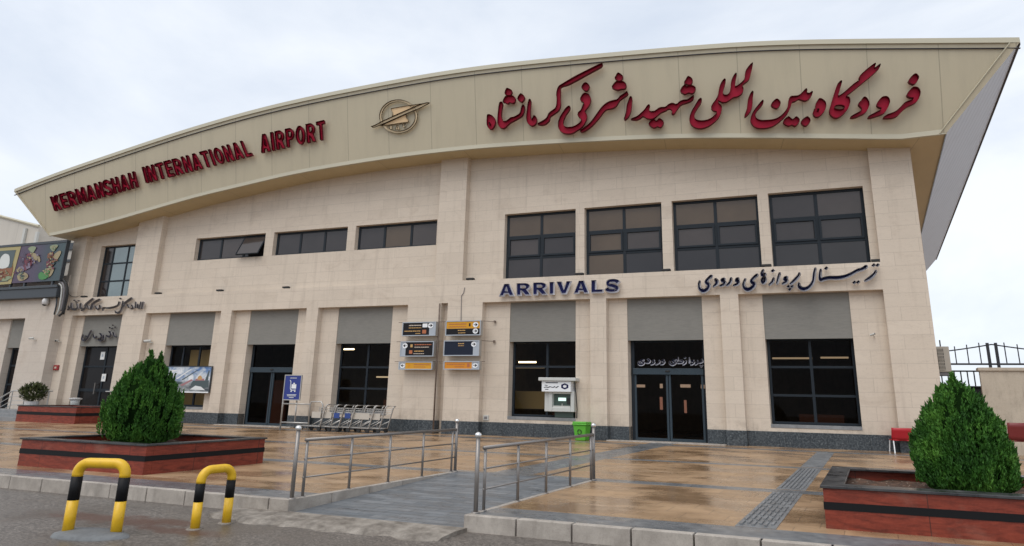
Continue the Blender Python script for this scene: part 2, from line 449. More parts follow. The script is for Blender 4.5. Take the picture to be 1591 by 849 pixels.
def glass_pane(name, tint, refl):
    b = NB(name)
    tr = b.n('ShaderNodeBsdfTransparent'); tr.inputs[0].default_value = (*tint, 1)
    gl = b.n('ShaderNodeBsdfGlossy'); gl.inputs[0].default_value = (.9, .92, .95, 1); gl.inputs['Roughness'].default_value = .01
    lw = b.n('ShaderNodeLayerWeight'); lw.inputs[0].default_value = .25
    f = b.math('ADD', b.math('MULTIPLY', b.math('POWER', lw.outputs['Facing'], 2.), .06), refl)
    ms = b.n('ShaderNodeMixShader'); b.set(ms, 0, f)
    b.t.links.new(tr.outputs[0], ms.inputs[1]); b.t.links.new(gl.outputs[0], ms.inputs[2])
    b.t.links.new(ms.outputs[0], b.o.inputs[0]); return b.m
M['glass'] = glass_pane('clear shop glass', (.62, .60, .56), .005)
M['glassdark'] = glass_pane('dark door glass', (.34, .31, .29), .004)
def pane(name, col, rough=.06, spec=.5, metal=0.):
    b = NB(name); P, x, y, z = b.pos()
    n = b.noise(P, .9, 3, .5)
    b.col(b.mix(b.ramp(n, [(.35, 0.), (.7, .45)]), col, tuple(q*.6 for q in col)))
    b.rough(rough); b.b.inputs['Specular IOR Level'].default_value = spec; b.b.inputs['Metallic'].default_value = metal
    b.bump(b.noise(P, 1.3, 2, .4), .04, .02); return b.m
M['p_dark'] = pane('smoked pane', (.042, .036, .036))
M['p_darker'] = pane('deep smoked pane', (.028, .026, .028))
M['p_curtain'] = pane('pane over tan blind', (.105, .075, .05), .08)
M['p_mid'] = pane('pane over grey blind', (.068, .056, .052))
M['p_mirror'] = pane('silvered pane', (.22, .27, .275), .05, .8, .35)
M['p_door'] = pane('black door glass', (.014, .012, .012), .12, .15)
M['p_black'] = pane('pane over dark curtain', (.03, .022, .02), .1)
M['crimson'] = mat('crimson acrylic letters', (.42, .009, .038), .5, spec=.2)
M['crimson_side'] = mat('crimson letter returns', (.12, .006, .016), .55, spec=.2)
M['navy'] = mat('navy acrylic letters', (.006, .008, .062), .5, spec=.15)
M['white'] = mat('white letter returns', (.80, .80, .84), .5)
M['steelgrey'] = mat('grey metal letters', (.17, .16, .165), .5)
M['bluegrey'] = mat('blue grey letters', (.075, .075, .10), .5)
M['letterback'] = mat('pale letter returns', (.36, .34, .34), .5)
M['bronze'] = mat('gold bronze emblem', (.80, .57, .33), .5, spec=.3)
M['bronze_ring'] = mat('pale bronze ring', (.86, .68, .44), .5, spec=.3)
M['steel'] = mat('brushed steel', (.27, .25, .235), .42, .7)
M['steel2'] = mat('galvanised tube', (.46, .45, .43), .42, .6)
M['chrome'] = mat('polished ball cap', (.75, .74, .72), .15, .9)
def yel():
    b = NB('yellow barrier paint'); P, x, y, z = b.pos()
    n = b.noise(P, 9, 5, .65)
    c = b.mix(b.ramp(n, [(.50, 0.), (.72, .45)]), (.72, .43, .012), (.42, .24, .02))
    n2 = b.noise(P, 26, 5, .7)
    c = b.mix(b.ramp(n2, [(.66, 0.), (.69, .85)]), c, (.10, .055, .03))
    b.col(c); b.rough(.38); return b.m
M['yellow'] = yel()
M['blackpaint'] = mat('black barrier paint', (.008, .008, .009), .55, spec=.2)
M['sblack'] = mat('sign black film', (.014, .014, .017), .5, spec=.15)
M['snavy'] = mat('sign dark navy film', (.016, .022, .040), .5, spec=.15)
M['syellow'] = mat('sign amber film', (.62, .31, .03), .5, spec=.2)
M['sorange'] = mat('sign orange film', (.62, .25, .03), .5, spec=.2)
M['sgrey'] = mat('sign grey film', (.38, .42, .47), .3)
M['swhite'] = mat('sign white film', (.78, .80, .82), .35)
M['stext'] = mat('sign ochre text', (.50, .30, .10), .4)
M['stextw'] = mat('sign pale text', (.52, .44, .36), .4)
M['sred'] = mat('sign russet picture', (.42, .13, .05), .4)
M['sblue'] = mat('sign royal blue', (.018, .035, .22), .3)
M['plastic'] = mat('off white plastic', (.50, .50, .47), .45)
M['lightgrey'] = mat('light grey machine shell', (.52, .53, .51), .4)
M['green'] = mat('green plastic bin', (.10, .42, .035), .4)
M['redplastic'] = mat('red plastic seat', (.42, .012, .022), .4)
M['redwine'] = mat('wine red plastic seat', (.17, .02, .02), .4)
M['rubber'] = mat('black rubber', (.02, .02, .02), .7)
M['screen'] = mat('lit cash machine screen', (.4, .5, .45), .3, emit=((.62, .9, .78), .85))
M['atmgreen'] = mat('dark green machine recess', (.045, .075, .06), .35)
M['reflglow'] = mat('dim glow for glass reflections', (.8, .75, .6), .5, emit=((1., .78, .5), .55))  # added glow standing for reflected light lines in the windows, no lamp
M['sticker'] = mat('tan door sticker', (.30, .20, .13), .6)
M['lamp'] = mat('fluorescent tube', (.9, .85, .7), .4, emit=((1., .80, .50), 5.))
M['inwall'] = concrete('interior wall', (.34, .28, .20), (.26, .21, .15), .7)
M['infloor'] = mat('interior floor', (.16, .13, .10), .25)
M['inceil'] = mat('interior ceiling', (.30, .25, .19), .8)
M['inwood'] = mat('interior brown panel', (.20, .075, .04), .5)
M['inyellow'] = mat('interior ochre partition', (.45, .32, .13), .6)
M['paper'] = mat('white paper', (.72, .72, .70), .7)
M['beige'] = concrete('beige render', (.50, .43, .34), (.44, .375, .295), .8)
M['metalbeige'] = fascia_mat('beige metal cladding', (.50, .46, .40), 3.2, .01)
M['ironblack'] = mat('black fence iron', (.018, .018, .022), .45)
M['greyleaf'] = mat('grey gate sheet', (.10, .10, .105), .5)
M['gutter'] = mat('charcoal gutter', (.035, .042, .05), .4)
M['acbeige'] = mat('beige air conditioner shell', (.42, .38, .32), .5)
M['potwhite'] = mat('white pot', (.62, .61, .60), .45)
M['alarm'] = mat('red alarm box', (.30, .02, .02), .4)
def tactile():
    b = NB('grey tactile slab'); P, x, y, z = b.pos()
    n = b.noise(P, 5, 6, .65); n2 = b.noise(P, 40, 3, .7)
    c = b.ramp(n, [(.3, (.12, .127, .135)), (.7, (.235, .24, .245))])
    c = b.mix(b.ramp(n2, [(.5, 0.), (.8, .3)]), c, (.08, .085, .09))
    b.col(c); b.rough(b.ramp(n, [(.35, .3), (.7, .6)])); b.bump(n2, .2, .004); return b.m
M['tactile'] = tactile()

# ------------------------------------------------------------------ ground, road, forecourt
mb = MB(); mb.quad((-2500,-2500,-2.2),(2500,-2500,-2.2),(2500,2500,-2.2),(-2500,2500,-2.2))
struct(mb, 'ground', concrete('dusty ground', (.20, .17, .13), (.15, .125, .095), .95, .2), 'dusty flat ground reaching to the horizon')
YC = -14.58         # kerb line
KH = .20
RL, RR_ = -2.66, .08     # ramp sides, plan x
RTOP = -10.5
mb = MB()
ys = [-70, -40, -25, -20, -17, YC+.1]
xs = list(range(-70, 61, 10))
for j in range(len(ys)-1):
    for i in range(len(xs)-1):
        mb.quad(*[ob(x, y, gz(y)-KH) for x, y in ((xs[i],ys[j]),(xs[i+1],ys[j]),(xs[i+1],ys[j+1]),(xs[i],ys[j+1]))])
struct(mb, 'road', M['road'], 'damp dark asphalt road with rusty stains in front of the kerb', 'road')
mb = MB()
def gq(x0, x1, y0, y1, h=0., h1=None):
    h1 = h if h1 is None else h1
    mb.quad(ob(x0,y0,gz(y0)+h), ob(x1,y0,gz(y0)+h), ob(x1,y1,gz(y1)+h1), ob(x0,y1,gz(y1)+h1))
YE = YC+.10
gq(-70, RL, YE, RTOP); gq(RR_, 60, YE, RTOP); gq(-70, 60, RTOP, -4); gq(-70, 60, -4, 0); gq(-70, 60, 0, 45)
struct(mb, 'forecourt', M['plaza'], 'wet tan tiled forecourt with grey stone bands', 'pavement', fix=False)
mb = MB(); mb.quad(ob(RL,YC-.02,gz(YC)-KH+.02), ob(RR_,YC-.02,gz(YC)-KH+.02), ob(RR_,RTOP,gz(RTOP)+.004), ob(RL,RTOP,gz(RTOP)+.004))
struct(mb, 'ramp', M['slate'], 'wet grey slate ramp between two steel railings', 'ramp', fix=False)
mb = MB()                               # ramp cheek stones
for x0, x1 in ((RL-.10, RL), (RR_, RR_+.08)):
    n = 5
    for i in range(n):
        y0 = YC+(RTOP-YC)*i/n; y1 = YC+(RTOP-YC)*(i+1)/n-.012
        mb.gbox(x0, x1, y0, y1, -.24, .006)
struct(mb, 'ramp_edging', M['kerb'], 'pale stone edging along both sides of the ramp', 'kerb', bevel=.006)
mb = MB()
rnd = random.Random(3)
def kerb_run(x0, x1, step):
    x = x0
    while x < x1-.05:
        e = min(x+step, x1); j = rnd.uniform(-.004, .004)
        mb.gbox(x, e-.020, YC+j, YC+.115, -.27, .006+j); x = e
kerb_run(RR_, 30, .72); kerb_run(-60+.06, RL, .78)
struct(mb, 'kerb', M['kerb'], 'pale kerb stones with dark joints along the forecourt edge', 'kerb', bevel=.008)
# worn concrete apron at the ramp foot
mb = MB()
n = 16; top = []; 
prof = [(YC-.0, .050), (YC-.30, .050), (YC-.56, .040), (YC-.74, -.03)]
rows = []
for k, (y, h) in enumerate(prof):
    row = []
    for i in range(n+1):
        t = i/n; x = (RL-.75)+(RR_+.05-(RL-.75))*t
        w = .05*math.sin(i*2.3)+.03*math.sin(i*5.1)
        yy = y-(w if k else 0)+(.22 if k == 3 else 0)*max(0, .25-t)*3
        row.append(ob(x, yy, gz(yy)-KH+h+(.012*math.sin(i*1.7+k) if 0 < k < 3 else 0)))
    rows.append(row)
for a, c in zip(rows, rows[1:]):
    for i in range(n): mb.quad(a[i], a[i+1], c[i+1], c[i])
    dn_ = Vector((0, 0, -.12))
    for k_ in (0, n): mb.quad(a[k_], c[k_], c[k_]+dn_, a[k_]+dn_)
struct(mb, 'ramp_apron', M['apron'], 'worn uneven concrete apron where the ramp meets the road', 'concrete', fix=False)
# tactile path
TX0, TX1 = 3.27, 3.74
mb = MB()
def slab(y0, y1): mb.gbox(TX0, TX1, y0, y1, -.05, .008)
slab(-13.88, -10.66); slab(-10.22, -6.48); slab(-6.1, -1.4)
w_ = TX1-TX0
for y0, y1, dash in ((-13.8, -12.2, True), (-12.1, -10.75, True), (-10.15, -6.6, False)):
    for k in range(6):
        xa = TX0+w_*(.08+.15*k)
        if dash:
            y = y0+.1*(k % 2)
            while y < y1: mb.gbox(xa, xa+.032, y, min(y+.26, y1), .008, .026); y += .34
        else:
            y = y0
            while y < y1: mb.gbox(xa, xa+.034, y, min(y+.86, y1), .008, .028); y += .90
struct(mb, 'tactile_path', M['tactile'], 'grey ribbed tactile paving strip across the forecourt', 'paving')

# ------------------------------------------------------------------ terminal building
D1, D2, DG = .25, .27, .55       # recess wall, upper wall, lower glass
DGU = .46
ZL, ZB, ZP = 5.2, 6.14, .505     # lintel, ledge, plinth
term = empty('terminal_building', ob(-12, 0, 0), 'cream stone airport terminal with an arched overhanging metal fascia', 'airport terminal')
# fascia curves
bot_px = [(76.6,366.4),(104,361.5),(160,348.3),(214,332),(253,320.7),(311,303.6),(386,286.7),(450,270.5),(560,252),(640,240.5),(736,230),(850,222.5),(960,216.7),(1060,213),(1227,213.5),(1397,215.5),(1470.5,207)]
top_px = [(23.3,298.6),(90,272),(160,248.5),(245,220),(303,201.5),(400,174),(480,155.5),(560,140),(650,123),(740,108.7),(900,92.5),(1038,81),(1170,70.5),(1290,68.5),(1380,68),(1584,66.7)]
YB, YT = -.85, -1.45
BOT = [A(x, y, YB) for x, y in bot_px]; TOP = [A(x, y, YT) for x, y in top_px]
def lerp(tab, x):
    if x <= tab[0][0]: return tab[0][1]
    for (a, b), (c, d) in zip(tab, tab[1:]):
        if x <= c: return b+(d-b)*(x-a)/(c-a)
    return tab[-1][1]
def smoothtab(tab, lo, hi, n=60):
    # smooth samples: local quadratic average of the traced points
    xs_ = [lo+(hi-lo)*i/n for i in range(n+1)]
    raw = [lerp(tab, x) for x in xs_]
    for _ in range(6): raw = [raw[0]]+[(raw[i-1]+2*raw[i]+raw[i+1])/4 for i in range(1, n)]+[raw[n]]
    return list(zip(xs_, raw))
BX0, BX1 = BOT[0][0], BOT[-1][0]; TX0_, TX1_ = TOP[0][0], TOP[-1][0]
KX = BOT[-2][0]
BS = smoothtab(BOT, BX0, KX)+[BOT[-1]]
TS = smoothtab(TOP, TX0_, TX1_)
def zb(x): return lerp(BS, x)
def zt(x): return lerp(TS, x)
N = 64
bp, tp = [], []
for i in range(N+1):
    t = i/N; xb = BX0+(BX1-BX0)*t; xt = TX0_+(TX1_-TX0_)*t
    bp.append(ob(xb, YB, zb(xb))); tp.append(ob(xt, YT, zt(xt)))
def fas(px, py, off=0.):       # picture ray -> point on the leaning fascia, off metres proud of it
    Y = -1.1
    for _ in range(14):
        x, z = A(px, py, Y-off); a, b = zb(x), zt(x)
        Y = YB+(YT-YB)*max(-.2, min(1.2, (z-a)/(b-a)))
    p = at(px, py, Y-off); return p
mb = MB()
for i in range(N): mb.quad(bp[i], bp[i+1], tp[i+1], tp[i])
mb.build('fascia', M['fascia'], term, smooth=True, fix=False)
def strip_along(mb, line, o0, o1, proud, thick):
    # a trim strip following a polyline on the fascia: o0,o1 vertical offsets
    for a, c in zip(line, line[1:]):
        pts = []
        for p in (a, c):
            pts.append([p+Vector((0, -proud, o0)), p+Vector((0, -proud, o1)), p+Vector((0, thick, o1)), p+Vector((0, thick, o0))])
        p, q = pts
        for k in range(4): mb.quad(p[k], q[k], q[(k+1) % 4], p[(k+1) % 4])
mb = MB(); strip_along(mb, tp, -.02, .16, .05, .35)
# sloping end strips
def end_strip(b, t, dx):
    n_ = Vector((0, -.04, 0)); d = Vector((dx, 0, 0))
    mb.quad(b+n_, b+d+n_, t+d*1.5+n_, t+n_); mb.quad(b, b+n_, t+n_, t); mb.quad(b+d+n_, b+d, t+d*1.5, t+d*1.5+n_)
mb.build('roof_trim', M['trim'], term, fix=True)
mb = MB(); end_strip(bp[-1], tp[-1], -.20); mb.build('mitre_strip', M['fascia'], term, fix=True)
mb = MB(); end_strip(bp[0], tp[0], .10); mb.build('mitre_strip', M['fascia'], term, fix=True)
mb = MB(); a_ = Vector((-.20,-.05,0)); mb.tube([bp[-1]+a_, tp[-1]+a_*1.4], .018, 5); mb.build('mitre_bead', M['trim'], term)
mb = MB(); strip_along(mb, [p+Vector((0,-.01,-.20)) for p in tp], 0, .016, .012, .05)
mb.build('shadow_gap', M['edge'], term)
mb = MB(); strip_along(mb, bp, -.035, .13, .035, .06)
mb.build('drip_edge', M['trim'], term)
mb = MB()
for i in range(N):
    a, c = bp[i], bp[i+1]; d = Vector((K*1.4, 1.4, 0)); mb.quad(a, c, c+d, a+d)
dR = Vector((K*30, 30, 0))
sx = 6.3; pR = ob(sx, YB+1.4, zb(BX1)); qR = bp[-1]+Vector((K*1.4, 1.4, 0))
mb.quad(pR, qR, qR+dR, pR+dR)
mb.build('soffit', M['soffit'], term, fix=False)
for k in (-1, 0):
    mb = MB(); mb.quad(bp[k], tp[k], tp[k]+dR, bp[k]+dR); mb.build('side_cladding', M['clad'], term, fix=False)
mb = MB()
e = Vector((.02, 0, 0)); u_ = Vector((0, 0, .06))
mb.quad(tp[-1]+e-u_, tp[-1]+e+u_, tp[-1]+e+u_+dR, tp[-1]+e-u_+dR); mb.quad(tp[-1]-e-u_, tp[-1]+e-u_, tp[-1]+e-u_+dR, tp[-1]-e-u_+dR)
mb.quad(bp[-1]+Vector((-.03,0,-.05)), bp[-1]+Vector((.04,0,.05)), bp[-1]+Vector((.04,0,.05))+dR, bp[-1]+Vector((-.03,0,-.05))+dR)
mb.build('verge_flashing', M['edge'], term, fix=False)
mb = MB()
for i in range(N): mb.quad(tp[i]+Vector((0,0,.16)), tp[i+1]+Vector((0,0,.16)), tp[i+1]+dR+Vector((0,0,.16)), tp[i]+dR+Vector((0,0,.16)))
mb.build('roof', M['trim'], term, fix=False)

# walls with openings
def wall_grid(mb, x0, x1, z0, z1, y, ops, depth, top=None, extra=()):
    """ops: (xa,xb,za,zb). top(x): optional curved top; all in plan coordinates. depth: reveal depth"""
    xs_ = sorted(set([x0, x1]+[v for o in ops for v in o[:2] if x0 < v < x1]+[e_ for e_ in extra if x0 < e_ < x1]))
    zs_ = sorted(set([z0, z1]+[v for o in ops for v in o[2:4] if z0 < v < z1]))
    for i in range(len(xs_)-1):
        for j in range(len(zs_)-1):
            xa, xb_, za, zb_ = xs_[i], xs_[i+1], zs_[j], zs_[j+1]
            xm, zm = (xa+xb_)/2, (za+zb_)/2
            if any(o[0] < xm < o[1] and o[2] < zm < o[3] for o in ops): continue
            ta = tb = zb_
            if top and j == len(zs_)-2: ta, tb = top(xa), top(xb_)
            mb.quad(ob(xa,y,za), ob(xb_,y,za), ob(xb_,y,tb), ob(xa,y,ta))
    for (xa, xb_, za, zb_) in ops:
        b0, b1 = y, y+depth
        mb.quad(ob(xa,b0,za), ob(xa,b1,za), ob(xa,b1,zb_), ob(xa,b0,zb_))
        mb.quad(ob(xb_,b0,za), ob(xb_,b1,za), ob(xb_,b1,zb_), ob(xb_,b0,zb_))
        mb.quad(ob(xa,b0,zb_), ob(xa,b1,zb_), ob(xb_,b1,zb_), ob(xb_,b0,zb_))
        if za > z0+.01: mb.quad(ob(xa,b0,za), ob(xa,b1,za), ob(xb_,b1,za), ob(xb_,b0,za))
XL, XR = -32.5, 6.85
REC = [(-31.56,-28.05),(-26.5,-21.84),(-21.23,-17.06),(-16.45,-12.0),(-8.64,-4.25),(-3.64,.44),(1.05,5.56)]
SLOT = (-10.47,-10.17)
mb = MB()
ops = [(a, b, -.2, ZL) for a, b in REC]+[(SLOT[0], SLOT[1], -.2, ZL+.02)]
wall_grid(mb, XL, XR, -.2, ZB, 0, ops, D1)
mb.quad(ob(XL,0,ZB), ob(XR,0,ZB), ob(XR,D2+.02,ZB), ob(XL,D2+.02,ZB))     # ledge top
mb.quad(ob(XR,0,-.2), ob(XR,14,-.2), ob(XR,14,10.3), ob(XR,0,10.3))        # right flank
mb.quad(ob(XL,0,-.2), ob(XL,25,-.2), ob(XL,25,9.5), ob(XL,0,9.5))          # left flank
mb.quad(ob(SLOT[0]-.1,D1,-.2), ob(SLOT[1]+.1,D1,-.2), ob(SLOT[1]+.1,D1,ZL+.1), ob(SLOT[0]-.1,D1,ZL+.1))
mb.build('front_wall', M['stone'], term, fix=False)
# upper pillars
for a, b in ((XL,-31.55),(-27.98,-26.37),(-10.82,-9.57),(5.57,XR)):
    mb = MB(); n = 2
    mb.box(a, b, .001, D2+.05, ZB-.01, 10, top=(zb(a)+.03, zb(b)+.03))
    mb.build('pillar', M['stone'], term, bevel=.012)
# openings, from their corners
def rect(Y, *pts):      # four corner pixels TL,TR,BR,BL -> averaged rectangle
    q = [A(x, y, Y) for x, y in pts]
    return ((q[0][0]+q[3][0])/2, (q[1][0]+q[2][0])/2, (q[2][1]+q[3][1])/2, (q[0][1]+q[1][1])/2)
UP = [rect(D2,(784.7,333.7),(894.3,324.8),(894.3,429.6),(781.7,432.7)), rect(D2,(908,323.6),(1028.1,314.2),(1029.8,422.6),(908,427)),
      rect(D2,(1042.7,313),(1177,301.7),(1183.3,416.5),(1047.5,420)), rect(D2,(1193.5,300.5),(1341,289.2),(1352.4,408.6),(1200.3,414.2))]
STR = [rect(D2,(305.4,370.3),(412.7,362),(409.4,398.8),(300.7,405.2)), rect(D2,(425.2,361.5),(540.5,352.6),(537.7,389.7),(423.3,396.9)), rect(D2,(553.2,351.3),(679.6,342.1),(677.4,381.4),(550.5,388.6))]
UP = [(a, b, ZB+.01, sum(q[3] for q in UP)/4) for a, b, c, d in UP]
zs0, zs1 = sum(q[2] for q in STR)/3, sum(q[3] for q in STR)/3
STR = [(a, b, zs0, zs1) for a, b, c, d in STR]
wl = rect(D2,(156.9,383.4),(210,378.6),(200,460),(145,461.6)); WL = (wl[0], -27.95, ZB+.01, wl[3])
mb = MB()
extra = [XL+(XR-XL)*i/40 for i in range(41)]
wall_grid(mb, XL+.3, XR-.3, ZB, 9.2, D2, UP+STR+[WL], .22, top=lambda x: zb(x)+.05, extra=extra)
mb.build('upper_wall', M['stone'], term, fix=False)

def px_x(px, py, Y): return A(px, py, Y)[0]
# lower recess walls: (recess, opening left, opening right, panel bottom z, opening bottom z, glass kind)
def zz(px, py, Y=D1): return A(px, py, Y)[1]
ZPAN = sum([zz(125,538.4),zz(260.9,537.7),zz(523.3,533.4),zz(792.8,528.9),zz(975.8,526.7),zz(1186.4,525.7),zz(1325.2,524.1)])/7
LOW = dict(
 ld=(REC[0], px_x(131.8,492.9,D1), -28.05, .45),
 w5=(REC[1], px_x(264.2,489.8,D1), px_x(335,487.2,D1), .75),
 d2=(REC[2], px_x(389.9,484.6,D1), px_x(464.5,482,D1), 0.),
 w6=(REC[3], px_x(526.8,479.3,D1), px_x(610.9,476.7,D1), .75),
 w7=(REC[4], px_x(793,470,D1), px_x(894.5,468,D1), .75),
 d3=(REC[5], px_x(974,465.5,D1), px_x(1090,462.4,D1), 0.),
 w8=(REC[6], px_x(1184,459.8,D1), px_x(1318.5,455.8,D1), .75))
for k, (rc, a, b, z0) in LOW.items():
    mb = MB()
    b = min(b, rc[1]-.002)
    wall_grid(mb, rc[0], rc[1], -.2, ZL, D1, [(a, b, max(z0-.12, -.2) if z0 else -.2, ZL)], .32)
    mb.build('recess_wall', M['stone'], term, fix=False)
    if z0 == .75:
        mb = MB(); mb.box(a, b, D1-.015, DG+.03, z0-.12, z0-.005); mb.build('window_sill', M['greystone'], term, bevel=.005)
for k, (rc, a, b, z0) in LOW.items():
    mb = MB(); mb.box(a+.002, b-.002, D1+.03, DG+.05, ZPAN, ZL+.05)
    mb.cur = 0; mb.box(a+.002, b-.002, D1+.015, D1+.029, ZPAN-.03, ZPAN+.05)
    mb.build('lintel_panel', M['panel'], term)
# plinth
g_ = .022
def plinth(*a):
    mb = MB(); mb.box(*a); mb.build('plinth', M['granite'], term)
edges = [XL]+[v for r_ in sorted(REC+[SLOT]) for v in r_]+[XR]
for i in range(0, len(edges), 2): plinth(edges[i]-(g_ if i else 0), edges[i+1]+g_, -g_, D1-.03, -.2, ZP)
for k, (rc, a, b, z0) in LOW.items():
    b = min(b, rc[1]-.002)
    if k == 'ld': continue
    if z0 == .75: plinth(rc[0]+g_+.001, rc[1]-g_-.001, D1-g_, D1+.02, -.2, ZP)
    else:
        plinth(rc[0]+g_+.001, a, D1-g_, DG, -.2, ZP); plinth(b, rc[1]-g_-.001, D1-g_, DG, -.2, ZP)
plinth(XR+.001, XR+g_, .02, 14, -.2, ZP)
# thresholds
for k in ('d2', 'd3'):
    rc, a, b, z0 = LOW[k]; mb = MB(); mb.box(rc[0]+.03, rc[1]-.03, -.2, DG-.02, -.1, .03); mb.build('door_step', M['kerb'], term, bevel=.01)

# windows and doors
def bars(mb, x0, x1, z0, z1, y, t, cols, rows, d=.07, mid=None):
    """rectangular frame with mullions at fractions"""
    mb.box(x0, x0+t, y, y+d, z0, z1); mb.box(x1-t, x1, y, y+d, z0, z1)
    mb.box(x0+t, x1-t, y+.002, y+d, z1-t, z1); mb.box(x0+t, x1-t, y+.002, y+d, z0, z0+t)
    for c in cols:
        xc = x0+(x1-x0)*c; mb.box(xc-t*.55, xc+t*.55, y+.004, y+d-.004, z0+t, z1-t)
    for r in rows:
        zc = z1-(z1-z0)*r; mb.box(x0+t, x1-t, y+.008, y+d-.008, zc-t*.5, zc+t*.5)
def panes(mb, x0, x1, z0, z1, y, cols, rows, idx):
    xs_ = [x0]+[x0+(x1-x0)*c for c in cols]+[x1]; zs_ = [z1]+[z1-(z1-z0)*r for r in rows]+[z0]
    k = 0
    for j in range(len(zs_)-1):
        for i in range(len(xs_)-1):
            mb.cur = idx[k]; k += 1
            tl = random.uniform(-.006, .006)
            mb.quad(ob(xs_[i],y,zs_[j+1]), ob(xs_[i+1],y+tl,zs_[j+1]), ob(xs_[i+1],y+tl,zs_[j]), ob(xs_[i],y,zs_[j]))
def window(r, y, t, cols, rows, idx, mats, name='window'):
    mb = MB(); bars(mb, *r, y, t, cols, rows); w = mb.build(name, M['frame'], term, bevel=.006)
    w['_world'] = 1
    mb = MB(); panes(mb, r[0]+t*.6, r[1]-t*.6, r[2]+t*.6, r[3]-t*.6, y+.03, cols, rows, idx)
    mb.build('pane', mats, w, fix=False)
    return w
UM = [M['p_dark'], M['p_darker'], M['p_curtain'], M['p_mid']]
for r, idx in zip(UP, ([2,2,3,0,0,0],[2,2,2,3,2,1],[2,2,3,0,1,1],[0,3,0,0,1,1])):
    w = window(r, DGU, .10, [.5], [.345,.67], idx, UM)
    x0, x1, z0, z1 = r; zc0, zc1 = z1-(z1-z0)*.67, z1-(z1-z0)*.345
    mb = MB()
    for s in (0, 1):       # opening sashes of the middle row
        xa, xb_ = (x0+.1, (x0+x1)/2-.05) if s == 0 else ((x0+x1)/2+.05, x1-.1)
        bars(mb, xa, xb_, zc0+.05, zc1-.05, DGU-.03, .07, [], [], .05)
    mb.build('sash', M['frame'], w)
for i, r in enumerate(STR):
    w = window(r, DGU, .10, [.335,.665], [], ([0,3,1],[0,0,0],[0,2,3])[i], UM)
    if i == 0:
        x0, x1, z0, z1 = r; xa = x0+(x1-x0)*.675; xb_ = x1-.1
        mb = MB(); mb.cur = 0
        y0, y1 = DGU-.04, DGU-.42
        a, b, c, d = ob(xa,y0,z1-.1), ob(xb_,y0,z1-.1), ob(xb_,y1,z0+.10), ob(xa,y1,z0+.10)
        mb.quad(a, b, c, d); mb.cur = 1
        for p, q in ((a,b),(b,c),(c,d),(d,a)): mb.tube([p, q], .035, 4)
        mb.build('open_sash', [M['p_mid'], M['frame']], w, fix=False)
window(WL, DGU, .08, [.23,.60], [.335,.675], [1,0,0]*3, [M['p_mirror'], M['p_black']])
ZW1 = ZPAN
def shopwin(k, cols, rows, gl='glass'):
    rc, a, b, z0 = LOW[k]
    return window((a+.01, b-.01, z0, ZW1+.02), DG, .085, cols, rows, [0]*20, [M[gl]])
shopwin('w5', [.28,.64], [.36,.7]); shopwin('w6', [.52], [.36,.67]); shopwin('w7', [.53], [.345]); shopwin('w8', [.5], [.34,.67], 'glassdark')
def door(k, gl, name='sliding_door', head=.62):
    rc, a, b, z0 = LOW[k]; z1 = ZW1+.02; y = DG+.01; zh = z0+(z1-z0)*head
    mb = MB(); mb.box(a+.01, a+.13, y, y+.09, z0, z1); mb.box(b-.13, b-.01, y, y+.09, z0, z1); mb.box(a+.13, b-.13, y+.002, y+.09, z1-.09, z1)
    d = mb.build(name, M['frame'], term, bevel=.006); d['_world'] = 1
    mb = MB(); mb.box(a+.10, b-.10, y-.10, y+.0, zh, zh+.23); mb.build('door_header', M['alu'], d, bevel=.01)
    mb = MB(); c = (a+b)/2
    mb.lathe(ob(c, y-.115, zh+.10), [(.02,0),(.06,.01),(.06,.05),(.02,.06)], 8, 1.4, .6); mb.build('motion_sensor', M['rubber'], d)
    for s in (0, 1):
        xa, xb_ = (a+.13, c-.012) if s == 0 else (c+.012, b-.13)
        mb = MB(); t = .075; yy = y-.04
        mb.box(xa, xa+t, yy, yy+.05, z0+.03, zh); mb.box(xb_-t, xb_, yy, yy+.05, z0+.03, zh); mb.box(xa+t, xb_-t, yy+.002, yy+.05, z0+.03, z0+.13)
        lf = mb.build('door_leaf', M['alu'], d, bevel=.005)
    mb = MB(); mb.quad(ob(a+.1,y+.02,z0+.02), ob(b-.1,y+.02,z0+.02), ob(b-.1,y+.02,zh), ob(a+.1,y+.02,zh)); mb.quad(ob(a+.1,y+.03,zh+.2), ob(b-.1,y+.03,zh+.2), ob(b-.1,y+.03,z1), ob(a+.1,y+.03,z1))
    mb.build('pane', M[gl], d, fix=False)
    return d
DR2 = door('d2', 'glassdark', head=.645)
DR3 = door('d3', 'glassdark', head=.65)
# side entrance (hinged pair)
rc, a, b, z0 = LOW['ld']; z1 = ZW1+.02; y = DG
mb = MB(); bars(mb, a+.01, b+.6, z0, z1, y, .09, [.42], [.33], .08); sdoor = mb.build('hinged_door', M['frame'], term, bevel=.006); sdoor['_world'] = 1
mb = MB(); mb.box(a+.1, b+.5, y+.002, y+.06, z0+.9, z0+1.05); mb.build('kick_rail', M['frame'], sdoor)
mb = MB(); mb.quad(ob(a+.05,y+.04,z0), ob(b+.55,y+.04,z0), ob(b+.55,y+.04,z1), ob(a+.05,y+.04,z1)); mb.build('pane', M['p_door'], sdoor, fix=False)
xh = A(146.5,604,DG-.08)[0]; zh = A(146.5,604,DG)[1]
mb = MB(); mb.tube([ob(xh,y-.08,zh-.28), ob(xh,y-.08,zh+.28)], .025, 8); mb.tube([ob(xh,y-.08,zh-.22), ob(xh,y+.01,zh-.22)], .018, 6); mb.tube([ob(xh,y-.08,zh+.22), ob(xh,y+.01,zh+.22)], .018, 6)
mb.build('handle', M['steel'], sdoor)
